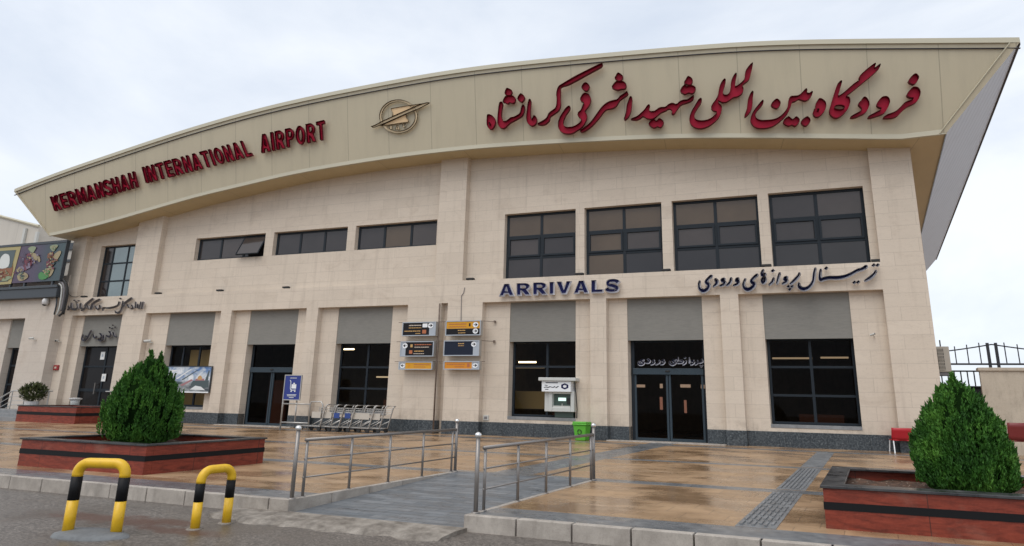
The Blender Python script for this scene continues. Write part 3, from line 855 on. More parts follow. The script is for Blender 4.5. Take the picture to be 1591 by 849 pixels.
# interior
mb = MB()
mb.quad(ob(-28.2,9,-.05), ob(6.7,9,-.05), ob(6.7,9,4.7), ob(-28.2,9,4.7))
for x in (-28.2, 6.7, -10.3): mb.quad(ob(x,DG+.1,-.05), ob(x,9,-.05), ob(x,9,4.7), ob(x,DG+.1,4.7))
mb.build('interior_wall', M['inwall'], term, fix=False)
mb = MB(); mb.quad(ob(-32,DG-.2,.012), ob(6.8,DG-.2,.012), ob(6.8,9,.012), ob(-32,9,.012)); mb.build('interior_floor', M['infloor'], term, fix=False)
mb = MB(); mb.quad(ob(-32,DG+.06,4.65), ob(6.8,DG+.06,4.65), ob(6.8,9,4.65), ob(-32,9,4.65)); mb.build('interior_ceiling', M['inceil'], term, fix=False)
for x0, x1, yy, z0, z1 in ((LOW['w5'][1]+.9,LOW['w5'][2]-.05,DG+.28,.8,3.45),(-13.0,-11.9,1.9,1.6,2.5),(-8.1,-6.2,1.7,1.05,1.75),(4.95,5.35,1.1,.75,1.5)):
    mb = MB(); mb.box(x0, x1, yy, yy+.06, z0, z1); mb.build('partition', M['inyellow'], term)
for x0, x1, yy, z0, z1 in ((LOW['d2'][1]+.45,LOW['d2'][1]+1.45,DG+.7,0,2.05),(LOW['d2'][2]-1.0,LOW['d2'][2]-.1,DG+.9,0,2.1),(-14.6,-13.2,2.2,.75,1.3),(-6.6,-4.9,1.9,.75,1.25),(2.6,4.0,1.2,.75,1.1)):
    mb = MB(); mb.box(x0, x1, yy, yy+.1, z0, z1); mb.build('counter', M['inwood'], term)
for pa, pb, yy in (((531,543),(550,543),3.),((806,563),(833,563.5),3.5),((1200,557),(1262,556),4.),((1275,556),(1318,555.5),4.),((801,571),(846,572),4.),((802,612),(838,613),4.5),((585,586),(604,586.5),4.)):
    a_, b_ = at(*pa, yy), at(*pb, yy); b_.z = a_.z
    mb = MB(); mb.tube([a_, b_], .035, 8); mb.build('tube_or_reflection', M['lamp' if yy < 4 else 'reflglow'], term)  # dim rods are added glow for window reflections; the brighter ones are tubes
DR3['_world'] = 1
for k_, (px, py, w_, h_) in enumerate(((995,600,15,4.5),(1027.5,600,4.5,7),(1065,600,16,5),(1092,601,6,6),(1027.5,627,4.5,20),(1065,632,4,20))):
    p_ = A(px, py, DG-.02); k2 = .0225
    mb = MB(); mb.box(p_[0]-w_*k2/2, p_[0]+w_*k2/2, DG-.024, DG-.018, p_[1]-h_*k2/2, p_[1]+h_*k2/2)
    mb.build('sticker', M['sticker'] if k_ < 4 else M['inwood'], DR3)

# ------------------------------------------------------------------ fascia writing
def zr(x0, y0, s): return lambda pts: [(x0+p[0]/s, y0+p[1]/s) for p in pts]
LD_ = .13
def letters(parent, shapes, T, f, front, back, mats, name='letter'):
    for sh in shapes:
        cs = sh if isinstance(sh[0], list) else [sh]
        mb = MB(); plate(mb, [catmull(T(c), 3) for c in cs], f, front, back)
        n = len(tri_ear([catmull(T(c), 3) for c in cs]))
        mb.mi = [0 if len(f_) == 3 else 1 for f_ in mb.f]
        mb.build(name, mats, parent, fix=True)
pn = fas(1090, 150)
sign_fa = empty('terminal_name_sign', pn, 'large crimson Persian calligraphy naming the terminal on the cream fascia', 'sign lettering')
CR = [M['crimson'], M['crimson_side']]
def ell(cx, cy, rx, ry, n=10, rot=0): 
    return [(cx+rx*math.cos(2*math.pi*i/n), cy+ry*math.sin(2*math.pi*i/n)) for i in range(n)]
ff = lambda x, y, o: fas(x, y, o)
letters(sign_fa, [
 [[(88,565),(135,572),(180,608),(200,665),(188,720),(155,772),(128,782),(98,765),(73,715),(72,640),(75,590)], ell(112,697,13,16,8)],
 [(280,380),(300,385),(305,420),(295,480),(285,560),(290,620),(310,660),(350,660),(385,640),(420,610),(470,600),(540,560),(565,520),(570,480),(585,440),(605,425),(625,440),(620,500),(605,555),(570,600),(520,630),(465,660),(410,690),(370,730),(330,762),(290,765),(250,740),(230,690),(230,600),(240,500),(250,420),(262,390)],
 [(370,180),(440,215),(430,270),(395,288),(335,265),(345,215)],
 [(345,300),(395,292),(440,290),(490,325),(480,385),(450,400),(400,390),(385,410),(330,390),(305,375)],
 [(560,262),(605,280),(628,320),(600,370),(570,382),(518,340)],
 [(700,340),(718,360),(715,430),(708,520),(712,600),(725,640),(745,600),(760,582),(790,595),(803,640),(795,690),(765,722),(730,732),(690,712),(660,675),(650,600),(660,500),(668,420),(685,355)]],
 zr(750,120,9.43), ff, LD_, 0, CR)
letters(sign_fa, [
 [(300,275),(400,215),(500,160),(600,110),(680,70),(745,42),(758,52),(740,80),(660,125),(560,180),(460,235),(380,275),(305,300),(298,340),(295,420),(298,490),(280,550),(235,590),(185,625),(175,665),(135,705),(85,718),(45,710),(60,692),(110,665),(145,635),(165,590),(200,560),(235,535),(250,500),(255,430),(250,380),(262,320),(280,290)],
 [(568,250),(615,290),(580,345),(525,305)],
 [(575,368),(610,385),(628,430),(615,490),(585,535),(560,570),(580,590),(585,640),(565,690),(530,740),(480,775),(420,808),(360,812),(310,795),(275,755),(270,690),(290,630),(320,580),(355,530),(385,508),(402,515),(395,550),(360,600),(335,650),(325,700),(345,735),(400,740),(455,725),(500,695),(525,660),(510,640),(485,615),(490,580),(520,550),(535,510),(552,470),(520,455),(512,430),(530,390),(550,372)]],
 zr(830,95,7.075), ff, LD_, 0, CR)
letters(sign_fa, [
 [(655,305),(668,325),(655,350),(610,380),(570,410),(540,460),(505,495),(460,510),(410,520),(370,555),(330,610),(280,670),(220,730),(160,770),(110,790),(92,775),(130,745),(200,690),(250,630),(300,560),(340,505),(390,455),(440,425),(490,410),(535,400),(570,360),(610,335),(640,310)],
 [(548,80),(605,120),(590,165),(560,180),(508,150),(520,120)],
 [(520,187),(560,186),(610,184),(648,225),(630,270),(585,275),(545,285),(500,275),(472,250)],
 [(700,365),(716,380),(712,450),(700,540),(670,610),(630,645),(618,630),(640,560),(650,480),(665,430),(685,375)]],
 zr(890,105,7.718), ff, LD_, 0, CR)
letters(sign_fa, [
 [(910,345),(920,360),(905,400),(860,430),(800,450),(750,470),(715,510),(680,560),(655,590),(625,590),(635,555),(610,525),(580,525),(550,545),(490,570),(450,600),(400,640),(355,655),(300,645),(250,620),(210,650),(150,668),(90,660),(110,645),(170,620),(225,575),(270,530),(300,485),(325,465),(342,475),(330,520),(340,550),(400,550),(450,515),(490,500),(545,495),(590,460),(640,445),(690,460),(730,425),(780,405),(830,400),(870,375)],
 [(840,95),(880,110),(905,150),(885,195),(860,208),(790,185),(810,140)],
 [(790,210),(830,228),(880,210),(940,240),(935,285),(900,320),(850,310),(795,328),(738,285)],
 [(385,655),(425,680),(465,645),(520,685),(515,725),(480,765),(440,752),(390,770),(322,720)]],
 zr(970,110,8.49), ff, LD_, 0, CR)
letters(sign_fa, [
 [(800,40),(805,70),(780,170),(755,245),(700,290),(680,320),(695,345),(680,400),(630,440),(570,455),(530,485),(480,510),(430,508),(395,490),(400,520),(435,560),(430,620),(400,690),(345,750),(270,800),(180,825),(100,805),(55,755),(50,690),(75,620),(115,550),(150,490),(180,462),(198,478),(180,530),(140,590),(110,650),(115,705),(160,728),(230,728),(300,705),(355,660),(375,625),(330,610),(308,580),(320,540),(355,490),(385,440),(395,390),(410,320),(435,265),(465,232),(483,245),(470,310),(450,380),(455,415),(490,425),(525,400),(540,340),(545,270),(570,205),(600,163),(615,180),(600,250),(595,320),(640,300),(690,255),(708,220),(715,150),(750,90)],
 [(800,378),(815,395),(805,460),(800,550),(775,625),(720,685),(705,670),(735,590),(745,490),(770,420)]],
 zr(1065,95,7.718), ff, LD_, 0, CR)
letters(sign_fa, [
 [(965,190),(978,210),(975,250),(1010,255),(1045,228),(1058,245),(1040,290),(1000,345),(945,368),(890,355),(850,345),(800,375),(755,390),(740,440),(710,510),(670,580),(610,640),(540,700),(450,750),(340,770),(240,762),(180,720),(148,660),(160,590),(200,510),(260,430),(320,362),(342,378),(310,440),(250,510),(220,570),(240,625),(300,650),(390,650),(480,640),(560,610),(630,550),(680,480),(700,400),(705,350),(735,305),(800,298),(850,290),(900,250),(940,205)],
 [(525,340),(580,375),(585,420),(530,480),(445,430)],
 [(700,598),(760,640),(815,598),(865,640),(855,690),(800,738),(750,720),(700,735),(622,680)],
 [(975,598),(1025,650),(1000,700),(945,738),(882,675)]],
 zr(1150,120,9.433), ff, LD_, 0, CR)
letters(sign_fa, [
 [[(150,512),(200,530),(235,580),(228,650),(190,710),(140,752),(95,755),(62,715),(75,660),(95,640),(95,590),(120,545)], ell(132,660,15,13,8)],
 [[(430,280),(445,295),(430,350),(410,420),(395,478),(450,450),(520,390),(600,320),(680,265),(665,245),(680,215),(740,155),(820,90),(875,52),(888,65),(875,110),(940,62),(950,75),(930,120),(870,180),(800,240),(720,305),(640,370),(560,435),(500,480),(540,500),(552,550),(535,620),(490,690),(430,745),(370,770),(320,755),(285,715),(278,660),(300,590),(325,500),(350,420),(375,345),(400,305)], ell(412,628,68,30,12)],
 [(735,492),(780,520),(803,580),(790,640),(750,700),(690,735),(620,765),(565,770),(555,755),(600,725),(660,695),(705,665),(700,640),(655,590),(690,545)]],
 zr(1255,95,8.49), ff, LD_, 0, CR)
letters(sign_fa, [
 [(380,468),(430,475),(458,520),(450,580),(415,650),(370,705),(300,735),(220,760),(165,768),(155,750),(200,720),(270,685),(330,655),(340,630),(295,615),(275,580),(300,530),(340,485)],
 [(800,338),(850,350),(880,400),(870,470),(830,540),(770,580),(710,605),(660,640),(610,690),(560,740),(500,765),(430,772),(375,770),(370,755),(420,720),(490,695),(550,665),(600,620),(650,565),(700,535),(760,515),(790,490),(740,485),(700,465),(695,435),(730,385),(765,350)],
 [(800,155),(855,190),(850,240),(810,290),(775,300),(712,255)]],
 zr(1330,100,8.936), ff, LD_, 0, CR)

# Latin capitals as block letters: cap height 1, width w, stem t, bar h
def glyph(ch, w, t, h):
    def rib(pts):
        p, L, Rr = ribbon_outline([(x, y, q) for x, y, q in pts], 6); return L+Rr[::-1]
    def arc(cx, cy, rx, ry, a0, a1, n=12): return [(cx+rx*math.cos(R(a0+(a1-a0)*i/n)), cy+ry*math.sin(R(a0+(a1-a0)*i/n))) for i in range(n+1)]
    if ch == 'I': return t, [[(0,0),(t,0),(t,1),(0,1)]]
    if ch == 'L': w *= .88; return w, [[(0,0),(w,0),(w,h),(t,h),(t,1),(0,1)]]
    if ch == 'E': w *= .9; return w, [[(0,0),(w,0),(w,h),(t,h),(t,.5-h/2),(.9*w,.5-h/2),(.9*w,.5+h/2),(t,.5+h/2),(t,1-h),(w,1-h),(w,1),(0,1)]]
    if ch == 'T': a, b = (w-t)/2, (w+t)/2; return w, [[(a,0),(b,0),(b,1-h),(w,1-h),(w,1),(0,1),(0,1-h),(a,1-h)]]
    if ch == 'H': return w, [[(0,0),(t,0),(t,.5-h/2),(w-t,.5-h/2),(w-t,0),(w,0),(w,1),(w-t,1),(w-t,.5+h/2),(t,.5+h/2),(t,1),(0,1)]]
    if ch == 'N': return w, [[(0,0),(t,0),(t,.60),(w-t,0),(w,0),(w,1),(w-t,1),(w-t,.40),(t,1),(0,1)]]
    if ch == 'M': w *= 1.25; return w, [[(0,0),(t,0),(t,.60),(w/2,.10),(w-t,.60),(w-t,0),(w,0),(w,1),(w-t*1.05,1),(w/2,.50),(t*1.05,1),(0,1)]]
    if ch == 'K': w *= 1.05; return w, [[(0,0),(t,0),(t,.28),(t+.10,.42),(w-1.25*t,0),(w,0),(t+.10+.6*t,.60),(w,1),(w-1.3*t,1),(t,.56),(t,1),(0,1)]]
    if ch == 'A':
        w *= 1.12; c = w/2; q = 1.05*t; e = (c-.55*t-.0)/1.
        sl = c-.58*t
        return w, [[(0,0),(q,0),(q+sl*.20,.20),(w-q-sl*.20,.20),(w-q,0),(w,0),(c+.58*t,1),(c-.58*t,1)], [(c,.76),(c-(c-q-sl*.37)*1.,.37),(c+(c-q-sl*.37)*1.,.37)]]
    if ch == 'V': w *= 1.1; c = w/2; return w, [[(c-.56*t,0),(c+.56*t,0),(w,1),(w-1.1*t,1),(c,.30),(1.1*t,1),(0,1)]]
    if ch == 'O': w *= 1.08; return w, [arc(w/2,.5,w/2,.5,0,345,23), arc(w/2,.5,w/2-t,.5-h,0,345,23)]
    if ch == 'P': r = (1-.38)/2; return w, [[(0,0),(t,0),(t,.38),(w*.5,.38)]+arc(w*.5,.69,w*.5,r,-80,80,9)+[(w*.5,1),(0,1)], [(t,.38+h*.9),(w*.5,.38+h*.9)]+arc(w*.5,.69,w*.5-t,r-h*.9,-70,70,6)+[(w*.5,1-h*.9),(t,1-h*.9)]]
    if ch == 'R':
        r = (1-.40)/2; w *= 1.04
        return w, [[(0,0),(t,0),(t,.38),(w*.36,.38),(w-1.12*t,0),(w,0),(w*.72,.44)]+arc(w*.5,.70,w*.47,r,-40,80,8)+[(w*.5,1),(0,1)], [(t,.40+h*.85),(w*.5,.40+h*.85)]+arc(w*.5,.70,w*.47-t,r-h*.85,-70,70,6)+[(w*.5,1-h*.9),(t,1-h*.9)]]
    if ch == 'S':
        a = h*1.15
        return w, [rib([(w-.02,.72,a),(w*.82,.86,a),(w*.5,.915,a),(w*.20,.85,a),(t*.55,.71,a),(w*.24,.57,a),(w*.55,.48,a*1.1),(w-t*.55,.33,a),(w*.80,.13,a),(w*.48,.085,a),(w*.18,.14,a),(.02,.29,a)])]
    if ch == 'C':
        o = arc(w/2,.5,w/2,.5,48,312,20); i_ = arc(w/2,.5,w/2-t,.5-h,52,308,20); return w, [o+i_[::-1]]
def word(parent, text, quad, f, front, back, mats, gap=.09, w=.6, t=.24, h=.2, grow=0.):
    """quad: TL,TR,BR,BL pixels of the word's cap box"""
    gs = [glyph(c, w, t, h) for c in text]
    tot = sum(g[0] for g in gs)+gap*(len(gs)-1); x = 0
    TL, TR, BR, BL = quad
    def P(u, v):
        tt = (TL[0]+(TR[0]-TL[0])*u, TL[1]+(TR[1]-TL[1])*u); b_ = (BL[0]+(BR[0]-BL[0])*u, BL[1]+(BR[1]-BL[1])*u)
        return (b_[0]+(tt[0]-b_[0])*v, b_[1]+(tt[1]-b_[1])*v)
    def swell(c, k):       # move a contour outwards by k (cap heights)
        n = len(c); ar = sum(c[i-1][0]*c[i][1]-c[i][0]*c[i-1][1] for i in range(n)); sg = 1 if ar > 0 else -1; o = []
        for i in range(n):
            a, b, d = c[i-1], c[i], c[(i+1) % n]
            e1 = Vector((b[0]-a[0], b[1]-a[1])); e2 = Vector((d[0]-b[0], d[1]-b[1]))
            if e1.length < 1e-6 or e2.length < 1e-6: o.append(b); continue
            e1.normalize(); e2.normalize(); n1 = Vector((e1.y, -e1.x)); n2 = Vector((e2.y, -e2.x)); m_ = n1+n2
            if m_.length < .2: o.append(b); continue
            m_.normalize(); l = k/max(.5, m_.dot(n1)); o.append((b[0]+m_.x*l*sg, b[1]+m_.y*l*sg))
        return o
    for g_, cs in gs:
        cc = [swell(c, grow if i == 0 else -grow*.7) for i, c in enumerate(cs)] if grow else cs
        cc = [[P((x+q[0])/tot, q[1]) for q in c] for c in cc]
        mb = MB(); plate(mb, cc, f, front, back)
        mb.mi = [0 if len(f_) == 3 else 1 for f_ in mb.f]
        mb.build('letter', mats, parent)
        x += g_+gap
sl = empty('airport_name_sign', fas(290, 260), 'crimson capital letters reading KERMANSHAH INTERNATIONAL AIRPORT along the curved fascia', 'sign lettering')
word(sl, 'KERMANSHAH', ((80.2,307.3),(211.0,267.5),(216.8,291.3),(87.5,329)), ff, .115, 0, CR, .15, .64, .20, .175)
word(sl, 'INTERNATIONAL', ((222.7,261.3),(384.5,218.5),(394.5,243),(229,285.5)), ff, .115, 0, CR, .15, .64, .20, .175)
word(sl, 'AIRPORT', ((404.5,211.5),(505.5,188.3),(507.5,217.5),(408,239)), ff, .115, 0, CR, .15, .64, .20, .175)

# emblem
em = empty('airport_emblem', fas(622, 182), 'round bronze emblem with a slanted winged dart and the letters IAC', 'emblem')
T = zr(570, 145, 12.127)
M['bronze_dark'] = mat('dark bronze emblem returns', (.06, .04, .022), .6, spec=.2)
BRM = [M['bronze_ring'], M['bronze_dark']]; BRW = [M['bronze'], M['bronze_dark']]
def faceside(mb): mb.mi = [0 if len(q_) == 3 else 1 for q_ in mb.f]
def ringc(cx, cy, rx, ry, n=44): return [(cx+rx*math.cos(2*math.pi*i/n), cy+ry*math.sin(2*math.pi*i/n)) for i in range(n)]
mb = MB(); plate(mb, [T(ringc(600,445,357,316)), T(ringc(600,445,316,277))], ff, .07, .015); faceside(mb); mb.build('ring', BRM, em)
mb = MB(); plate(mb, [T([(85,636),(160,612),(300,535),(480,455),(700,358),(960,245),(1060,205),(1150,184),(1192,190),(1140,222),(1000,290),(760,388),(480,512),(250,612),(160,648),(110,655)])], ff, .095, .03); faceside(mb); mb.build('dart', BRM, em)
mb = MB(); plate(mb, [T([(458,295),(680,255),(900,222),(1035,203),(930,245),(700,346),(480,443),(492,410),(490,365),(468,330)])], ff, .07, .03); faceside(mb); mb.build('wing', BRW, em)
mb = MB(); plate(mb, [T([(745,402),(600,468),(430,545),(262,618),(400,606),(600,572),(775,548),(800,520),(755,485),(740,440)])], ff, .07, .03); faceside(mb); mb.build('wing', BRW, em)
def q4(*p): return tuple(T(list(p)))
word(em, 'I', q4((436,612),(476,608),(476,684),(436,684)), ff, .085, .045, BRM)
word(em, 'A', q4((540,618),(622,606),(622,690),(540,700)), ff, .085, .045, BRM, .09, .9, .34, .25)
word(em, 'C', q4((672,585),(752,570),(752,645),(672,660)), ff, .085, .045, BRM, .09, .9, .34, .25)

# navy ARRIVALS on the stone band
NV = [M['navy'], M['white']]
def fl(Y): return lambda x, y, o: at(x, y, Y-o)
sa = empty('arrivals_sign', at(870, 446, 0), 'navy capital letters reading ARRIVALS with white returns on the stone band', 'sign lettering')
T = zr(760, 280, 4.244)
AQ = ((66+10,686),(855,650),(855,738),(66,765))
AQ = T([(70,688),(853,655),(853,735),(70,763)])
word(sa, 'ARRIVALS', tuple((x+1.0, y+1.1) for x, y in AQ), fl(0), .085, .0, [M['white'], M['white']], .26, .92, .27, .21, .05)
word(sa, 'ARRIVALS', tuple(AQ), fl(0), .10, .03, NV, .26, .92, .27, .21)

def strokes(parent, T_, ribs, dots, f, mats, front=.09, grow=14, scale=10., name='letter'):
    """each pen stroke is a raised letter piece: pale return behind, coloured face in front"""
    k = 0
    for r in ribs:
        mb = MB(); q = [(*T_([p[:2]])[0], p[2]/scale) for p in r]
        e = .0015*(k % 7); k += 1
        if grow:
            mb.cur = 1; ribbon(mb, [(x+.5, y+.6, w) for x, y, w in q], f, front-.012+e, 0, grow/scale)
        mb.cur = 0; ribbon(mb, q, f, front+e, .02)
        mb.build(name, mats, parent, fix=False)
    for x, y, d in dots:
        px, py = T_([(x, y)])[0]; mb = MB()
        if grow: mb.cur = 1; dot(mb, px+.3, py+.4, (d+grow)/scale, f, front-.012, 0)
        mb.cur = 0; dot(mb, px, py, d/scale, f, front+.002, .02)
        mb.build(name+'_dot', mats, parent, fix=False)
sp = empty('arrivals_persian_sign', at(1225, 435, 0), 'navy Persian script with white returns on the band above the right entrance', 'sign lettering')
TA = zr(1075, 415, 10.265); TB = zr(1220, 400, 10.265)
strokes(sp, TA, [
 [(305,150,25),(255,195,22),(225,245,30),(262,285,32),(262,325,30),(225,370,32),(170,385,40),(125,350,28),(112,290,15),(120,235,8)],
 [(375,205,25),(397,240,32),(385,275,22),(345,312,8)], [(505,200,30),(478,215,32),(500,235,24),(520,250,24),(500,285,18),(450,302,8)],
 [(620,185,12),(607,245,22),(555,298,8)], [(725,198,34),(708,218,34),(735,240,26),(722,275,18),(665,297,8)],
 [(1030,135,25),(972,185,20),(945,235,30),(985,270,32),(982,305,30),(930,350,35),(880,365,40),(830,330,28),(818,270,15),(845,200,8)],
 [(1130,55,10),(1112,100,22),(1120,140,25),(1158,115,18),(1150,150,16),(1115,215,24),(1130,255,28),(1163,225,20),(1150,165,14)],
 [(1295,185,10),(1282,232,22),(1230,285,8)], [(1392,105,10),(1370,185,18),(1352,265,10)], [(1498,175,34),(1475,195,36),(1503,218,28),(1490,245,20),(1440,270,8)]],
 [(1285,65,42)], fl(0), NV, .10, 34, 10.265)
strokes(sp, TB, [
 [(215,260,10),(205,298,20),(140,370,26),(80,425,10)], [(470,185,10),(455,260,20),(435,390,24),(370,480,32),(285,510,38),(218,475,28),(210,420,10)],
 [(555,205,10),(545,300,20),(560,362,32),(615,345,32),(700,330,32),(830,330,34),(950,308,30),(1050,265,26),(1140,215,26),(1210,195,26),(1275,155,34)],
 [(1430,225,12),(1400,278,22),(1340,330,26),(1265,375,10)]],
 [(45,470,36),(105,470,38),(68,515,38),(645,180,44),(1398,130,42),(1462,130,42),(1092,405,42),(1152,400,42)], fl(0), NV, .10, 34, 10.265)
sdr = empty('entrance_lettering', at(1040, 562, DG), 'blue Persian letters edged in white above the sliding door at right', 'sign lettering')
TCc = zr(980, 545, 12.73)
strokes(sdr, TCc, [
 [(250,182,16),(200,190,18),(215,222,18),(258,235,18),(240,268,18),(190,278,20),(152,250,18),(152,215,10)], [(335,165,18),(370,200,20),(350,236,18),(300,240,14)],
 [(455,190,20),(430,208,20),(462,228,18),(440,260,16),(395,272,10)], [(560,195,14),(560,237,16),(495,272,10)], [(645,185,20),(612,200,20),(662,220,18),(640,255,16),(590,272,10)],
 [(885,182,16),(825,192,18),(850,222,18),(882,245,18),(825,280,20),(768,250,18),(766,215,10)], [(930,140,14),(918,232,16),(1005,236,18),(1030,205,16),(965,185,14)],
 [(1085,198,14),(1080,242,15),(1030,275,10)], [(1150,145,14),(1153,235,14)], [(1230,195,20),(1205,210,20),(1247,228,18),(1225,260,16),(1180,275,10)], [(1312,198,14),(1310,247,15),(1275,277,10)], [(1398,175,16),(1412,220,18),(1325,238,16)]],
 [(1072,145,28),(1370,290,24),(1412,290,24),(1392,318,24)], fl(DG-.06), [M['navy'], M['white']], .06, 26, 12.73)
sw = empty('office_lettering', at(165, 476, 0), 'grey metal Persian script on the band above the left side entrance', 'sign lettering')
TD = zr(100, 450, 12.24)
strokes(sw, TD, [
 [(95,320,26),(108,355,30),(78,388,18)], [(150,260,16),(150,355,32),(210,378,32),(262,352,22),(255,272,18)], [(330,270,18),(322,355,28),(352,352,24)],
 [(555,178,28),(425,285,34),(412,345,30),(345,398,20)], [(455,312,24),(478,365,20)], [(685,190,30),(565,262,28),(540,330,36),(520,372,28)],
 [(610,320,22),(630,362,26)], [(690,310,30),(692,345,28),(650,385,14)], [(742,392,14),(760,350,20),(850,352,26),(950,335,26),(1030,300,20),(1058,240,26)],
 [(1130,230,20),(1112,340,24),(1065,428,26),(1000,440,26),(985,410,12)], [(1290,168,36),(1165,260,30),(1150,312,26)], [(1218,290,30),(1240,338,24)],
 [(1300,300,22),(1322,352,24),(1290,368,18)], [(1370,240,16),(1370,340,24)], [(1412,290,26),(1412,345,24)], [(1470,240,16),(1440,360,18)], [(1515,240,14),(1490,360,16)]],
 [(205,205,32),(242,238,34),(285,215,32),(1080,175,38)], fl(0), [M['steelgrey'], M['letterback']], .085, 10, 12.24*1.15)
so = empty('panel_lettering', at(155, 520, D1), 'blue grey Persian script on the grey panel over the left side door', 'sign lettering')
TE = zr(115, 490, 15.44)
strokes(so, TE, [
 [(430,370,22),(395,425,32),(320,560,34),(240,605,36),(200,560,36),(230,480,34)], [(290,500,30),(360,520,30)], [(480,470,28),(500,540,30),(560,520,34)],
 [(640,440,28),(680,490,36),(640,560,30),(600,580,34),(650,612,36),(715,575,34),(725,480,26)], [(800,490,34),(860,520,34),(900,455,34),(860,390,28)], [(960,420,34),(985,495,28),(1040,520,24)]],
 [(870,300,40),(930,320,42),(1000,290,42),(945,240,34)], fl(D1+.02), [M['bluegrey'], M['letterback']], .07, 8, 15.44*1.15)

# ------------------------------------------------------------------ left wing and the buildings behind
WY = -.45
xw = A(78.5, 518, WY)[0]; zw = A(45, 462, WY)[1]
wing = empty('side_wing', ob(xw-6, WY, 0), 'low cream stone wing at the left with a charcoal gutter', 'building')
rc = (A(-35,496,WY)[0], A(39.5,494.6,WY)[0]); zl = A(39,494.6,WY)[1]
mb = MB(); wall_grid(mb, -60, xw, -.2, zw, WY, [(rc[0], rc[1], -.2, zl)], .3)
mb.quad(ob(xw,WY,-.2), ob(xw,3,-.2), ob(xw,3,zw), ob(xw,WY,zw)); mb.quad(ob(-60,WY,zw), ob(xw,WY,zw), ob(xw,20,zw), ob(-60,20,zw))
mb.build('wall', M['wing_stone'], wing, fix=False)
a = A(17.5,500,WY+.3)[0]; b = rc[1]; zp = A(25,540.5,WY+.3)[1]
mb = MB(); mb.quad(ob(rc[0],WY+.3,-.2), ob(a,WY+.3,-.2), ob(a,WY+.3,zl), ob(rc[0],WY+.3,zl)); mb.quad(ob(a,WY+.3,-.2), ob(a,WY+.6,-.2), ob(a,WY+.6,zl), ob(a,WY+.3,zl))
mb.build('recess_wall', M['wing_stone'], wing, fix=False)
mb = MB(); mb.box(a+.002, b, WY+.36, WY+.5, zp, zl); mb.build('lintel_panel', M['panel'], wing)
mb = MB(); bars(mb, a+.02, b+.7, .45, zp, WY+.6, .1, [.55], [.3,.62], .08); wd = mb.build('door', M['frame'], wing); wd['_world'] = 1
mb = MB(); mb.quad(ob(a,WY+.64,.4), ob(b+.7,WY+.64,.4), ob(b+.7,WY+.64,zp+.05), ob(a,WY+.64,zp+.05)); mb.build('pane', M['p_door'], wd, fix=False)
mb = MB(); za, zbb = A(45,463.5,WY-.3)[1], A(45,446,WY-.3)[1]
xg = A(88, 452, WY-.3)[0]
mb.box(-60, xg, WY-.3, WY+.02, za, zbb); mb.box(-60, xg+.05, WY-.36, WY-.301, zbb-.12, zbb+.03); mb.build('gutter', M['gutter'], wing, bevel=.02)
mb = MB(); zq = A(45,436,WY+.4)[1]; mb.box(-60, A(108,430,WY+.4)[0], WY+.4, WY+.7, zw+.001, zq+.15); mb.build('parapet', M['wing_stone'], wing)
# conduits at the corner
cdt = empty('conduit_bundle', at(93, 470, WY-.05), 'bundle of grey conduits and black cables bending down at the wing corner', 'conduits')
def pp(pts, Y): return [at(x, y, Y) for x, y in pts]
for pts, r, mt in (([(88,432),(97,434),(103,442),(104,455),(101,470),(98,485),(92,491)], .055, 'rubber'), ([(90,437),(97,440),(100,450),(98,468),(95,484)], .05, 'steelgrey'), ([(92,441),(96,446),(95,462),(92,480),(88,490)], .045, 'plastic'), ([(87,450),(88,470),(84,489)], .035, 'gutter'), ([(95,436),(103,440),(106,452),(103,472),(99,489)], .03, 'rubber')):
    mb = MB(); mb.tube([at(x, y, WY-.1-r) for x, y in [q[:2] for q in catmull(pts, 3, False)]], r, 7); mb.build('conduit', M[mt], cdt, smooth=True)
mb = MB(); mb.tube([at(x, y, -.03) for x, y in catmull([(105,455),(110,460),(117,461.5),(124,460)], 3, False)], .012, 5); mb.build('cable', M['rubber'], cdt)
# billboard on the wing roof
BY = WY-.28
bb = empty('rooftop_billboard', at(50, 441, BY), 'purple and teal food billboard standing on the wing roof', 'billboard')
def bq(u, v):       # u 0..1 across (0 at far left end), v 0..1 up
    bl, br_, tr_, tl = (-60,446), (90.4,436.6), (104,376.4), (-60,389)
    t = (tl[0]+(tr_[0]-tl[0])*u, tl[1]+(tr_[1]-tl[1])*u); b_ = (bl[0]+(br_[0]-bl[0])*u, bl[1]+(br_[1]-bl[1])*u)
    return (b_[0]+(t[0]-b_[0])*v, b_[1]+(t[1]-b_[1])*v)
def bill():
    b_ = NB('billboard print'); P, x, y, z = b_.pos()
    x0 = at(28, 410, BY).x; x1 = at(98, 405, BY).x
    t = b_.math('DIVIDE', b_.math('SUBTRACT', x, x0), x1-x0)
    b_.col(b_.ramp(t, [(0., (.065, .036, .072)), (.4, (.058, .04, .078)), (.62, (.036, .05, .068)), (1., (.034, .064, .068))])); b_.rough(.35); return b_.m
M['bill'] = bill(); M['billy'] = mat('billboard yellow border', (.36, .30, .12), .4); M['billd'] = mat('billboard dark slate', (.06, .085, .085), .4)
M['foodA'] = mat('printed rust food', (.22, .085, .035), .5); M['foodB'] = mat('printed cream pastry', (.32, .26, .15), .5); M['foodC'] = mat('printed pale green', (.24, .28, .17), .5)
M['foodD'] = mat('printed leaf green', (.06, .22, .06), .5); M['foodE'] = mat('printed lilac', (.20, .165, .225), .5); M['foodF'] = mat('printed maroon', (.16, .04, .06), .5); M['foodG'] = mat('printed white shape', (.62, .64, .62), .5)
x0, x1 = A(-60,415,BY)[0], A(97.4,406,BY)[0]; zb0, zb1 = A(45,438.8,BY)[1], A(52,381,BY)[1]
mb = MB(); mb.box(x0, x1, BY+.01, BY+.14, zb0, zb1); mb.build('panel', M['bill'], bb)
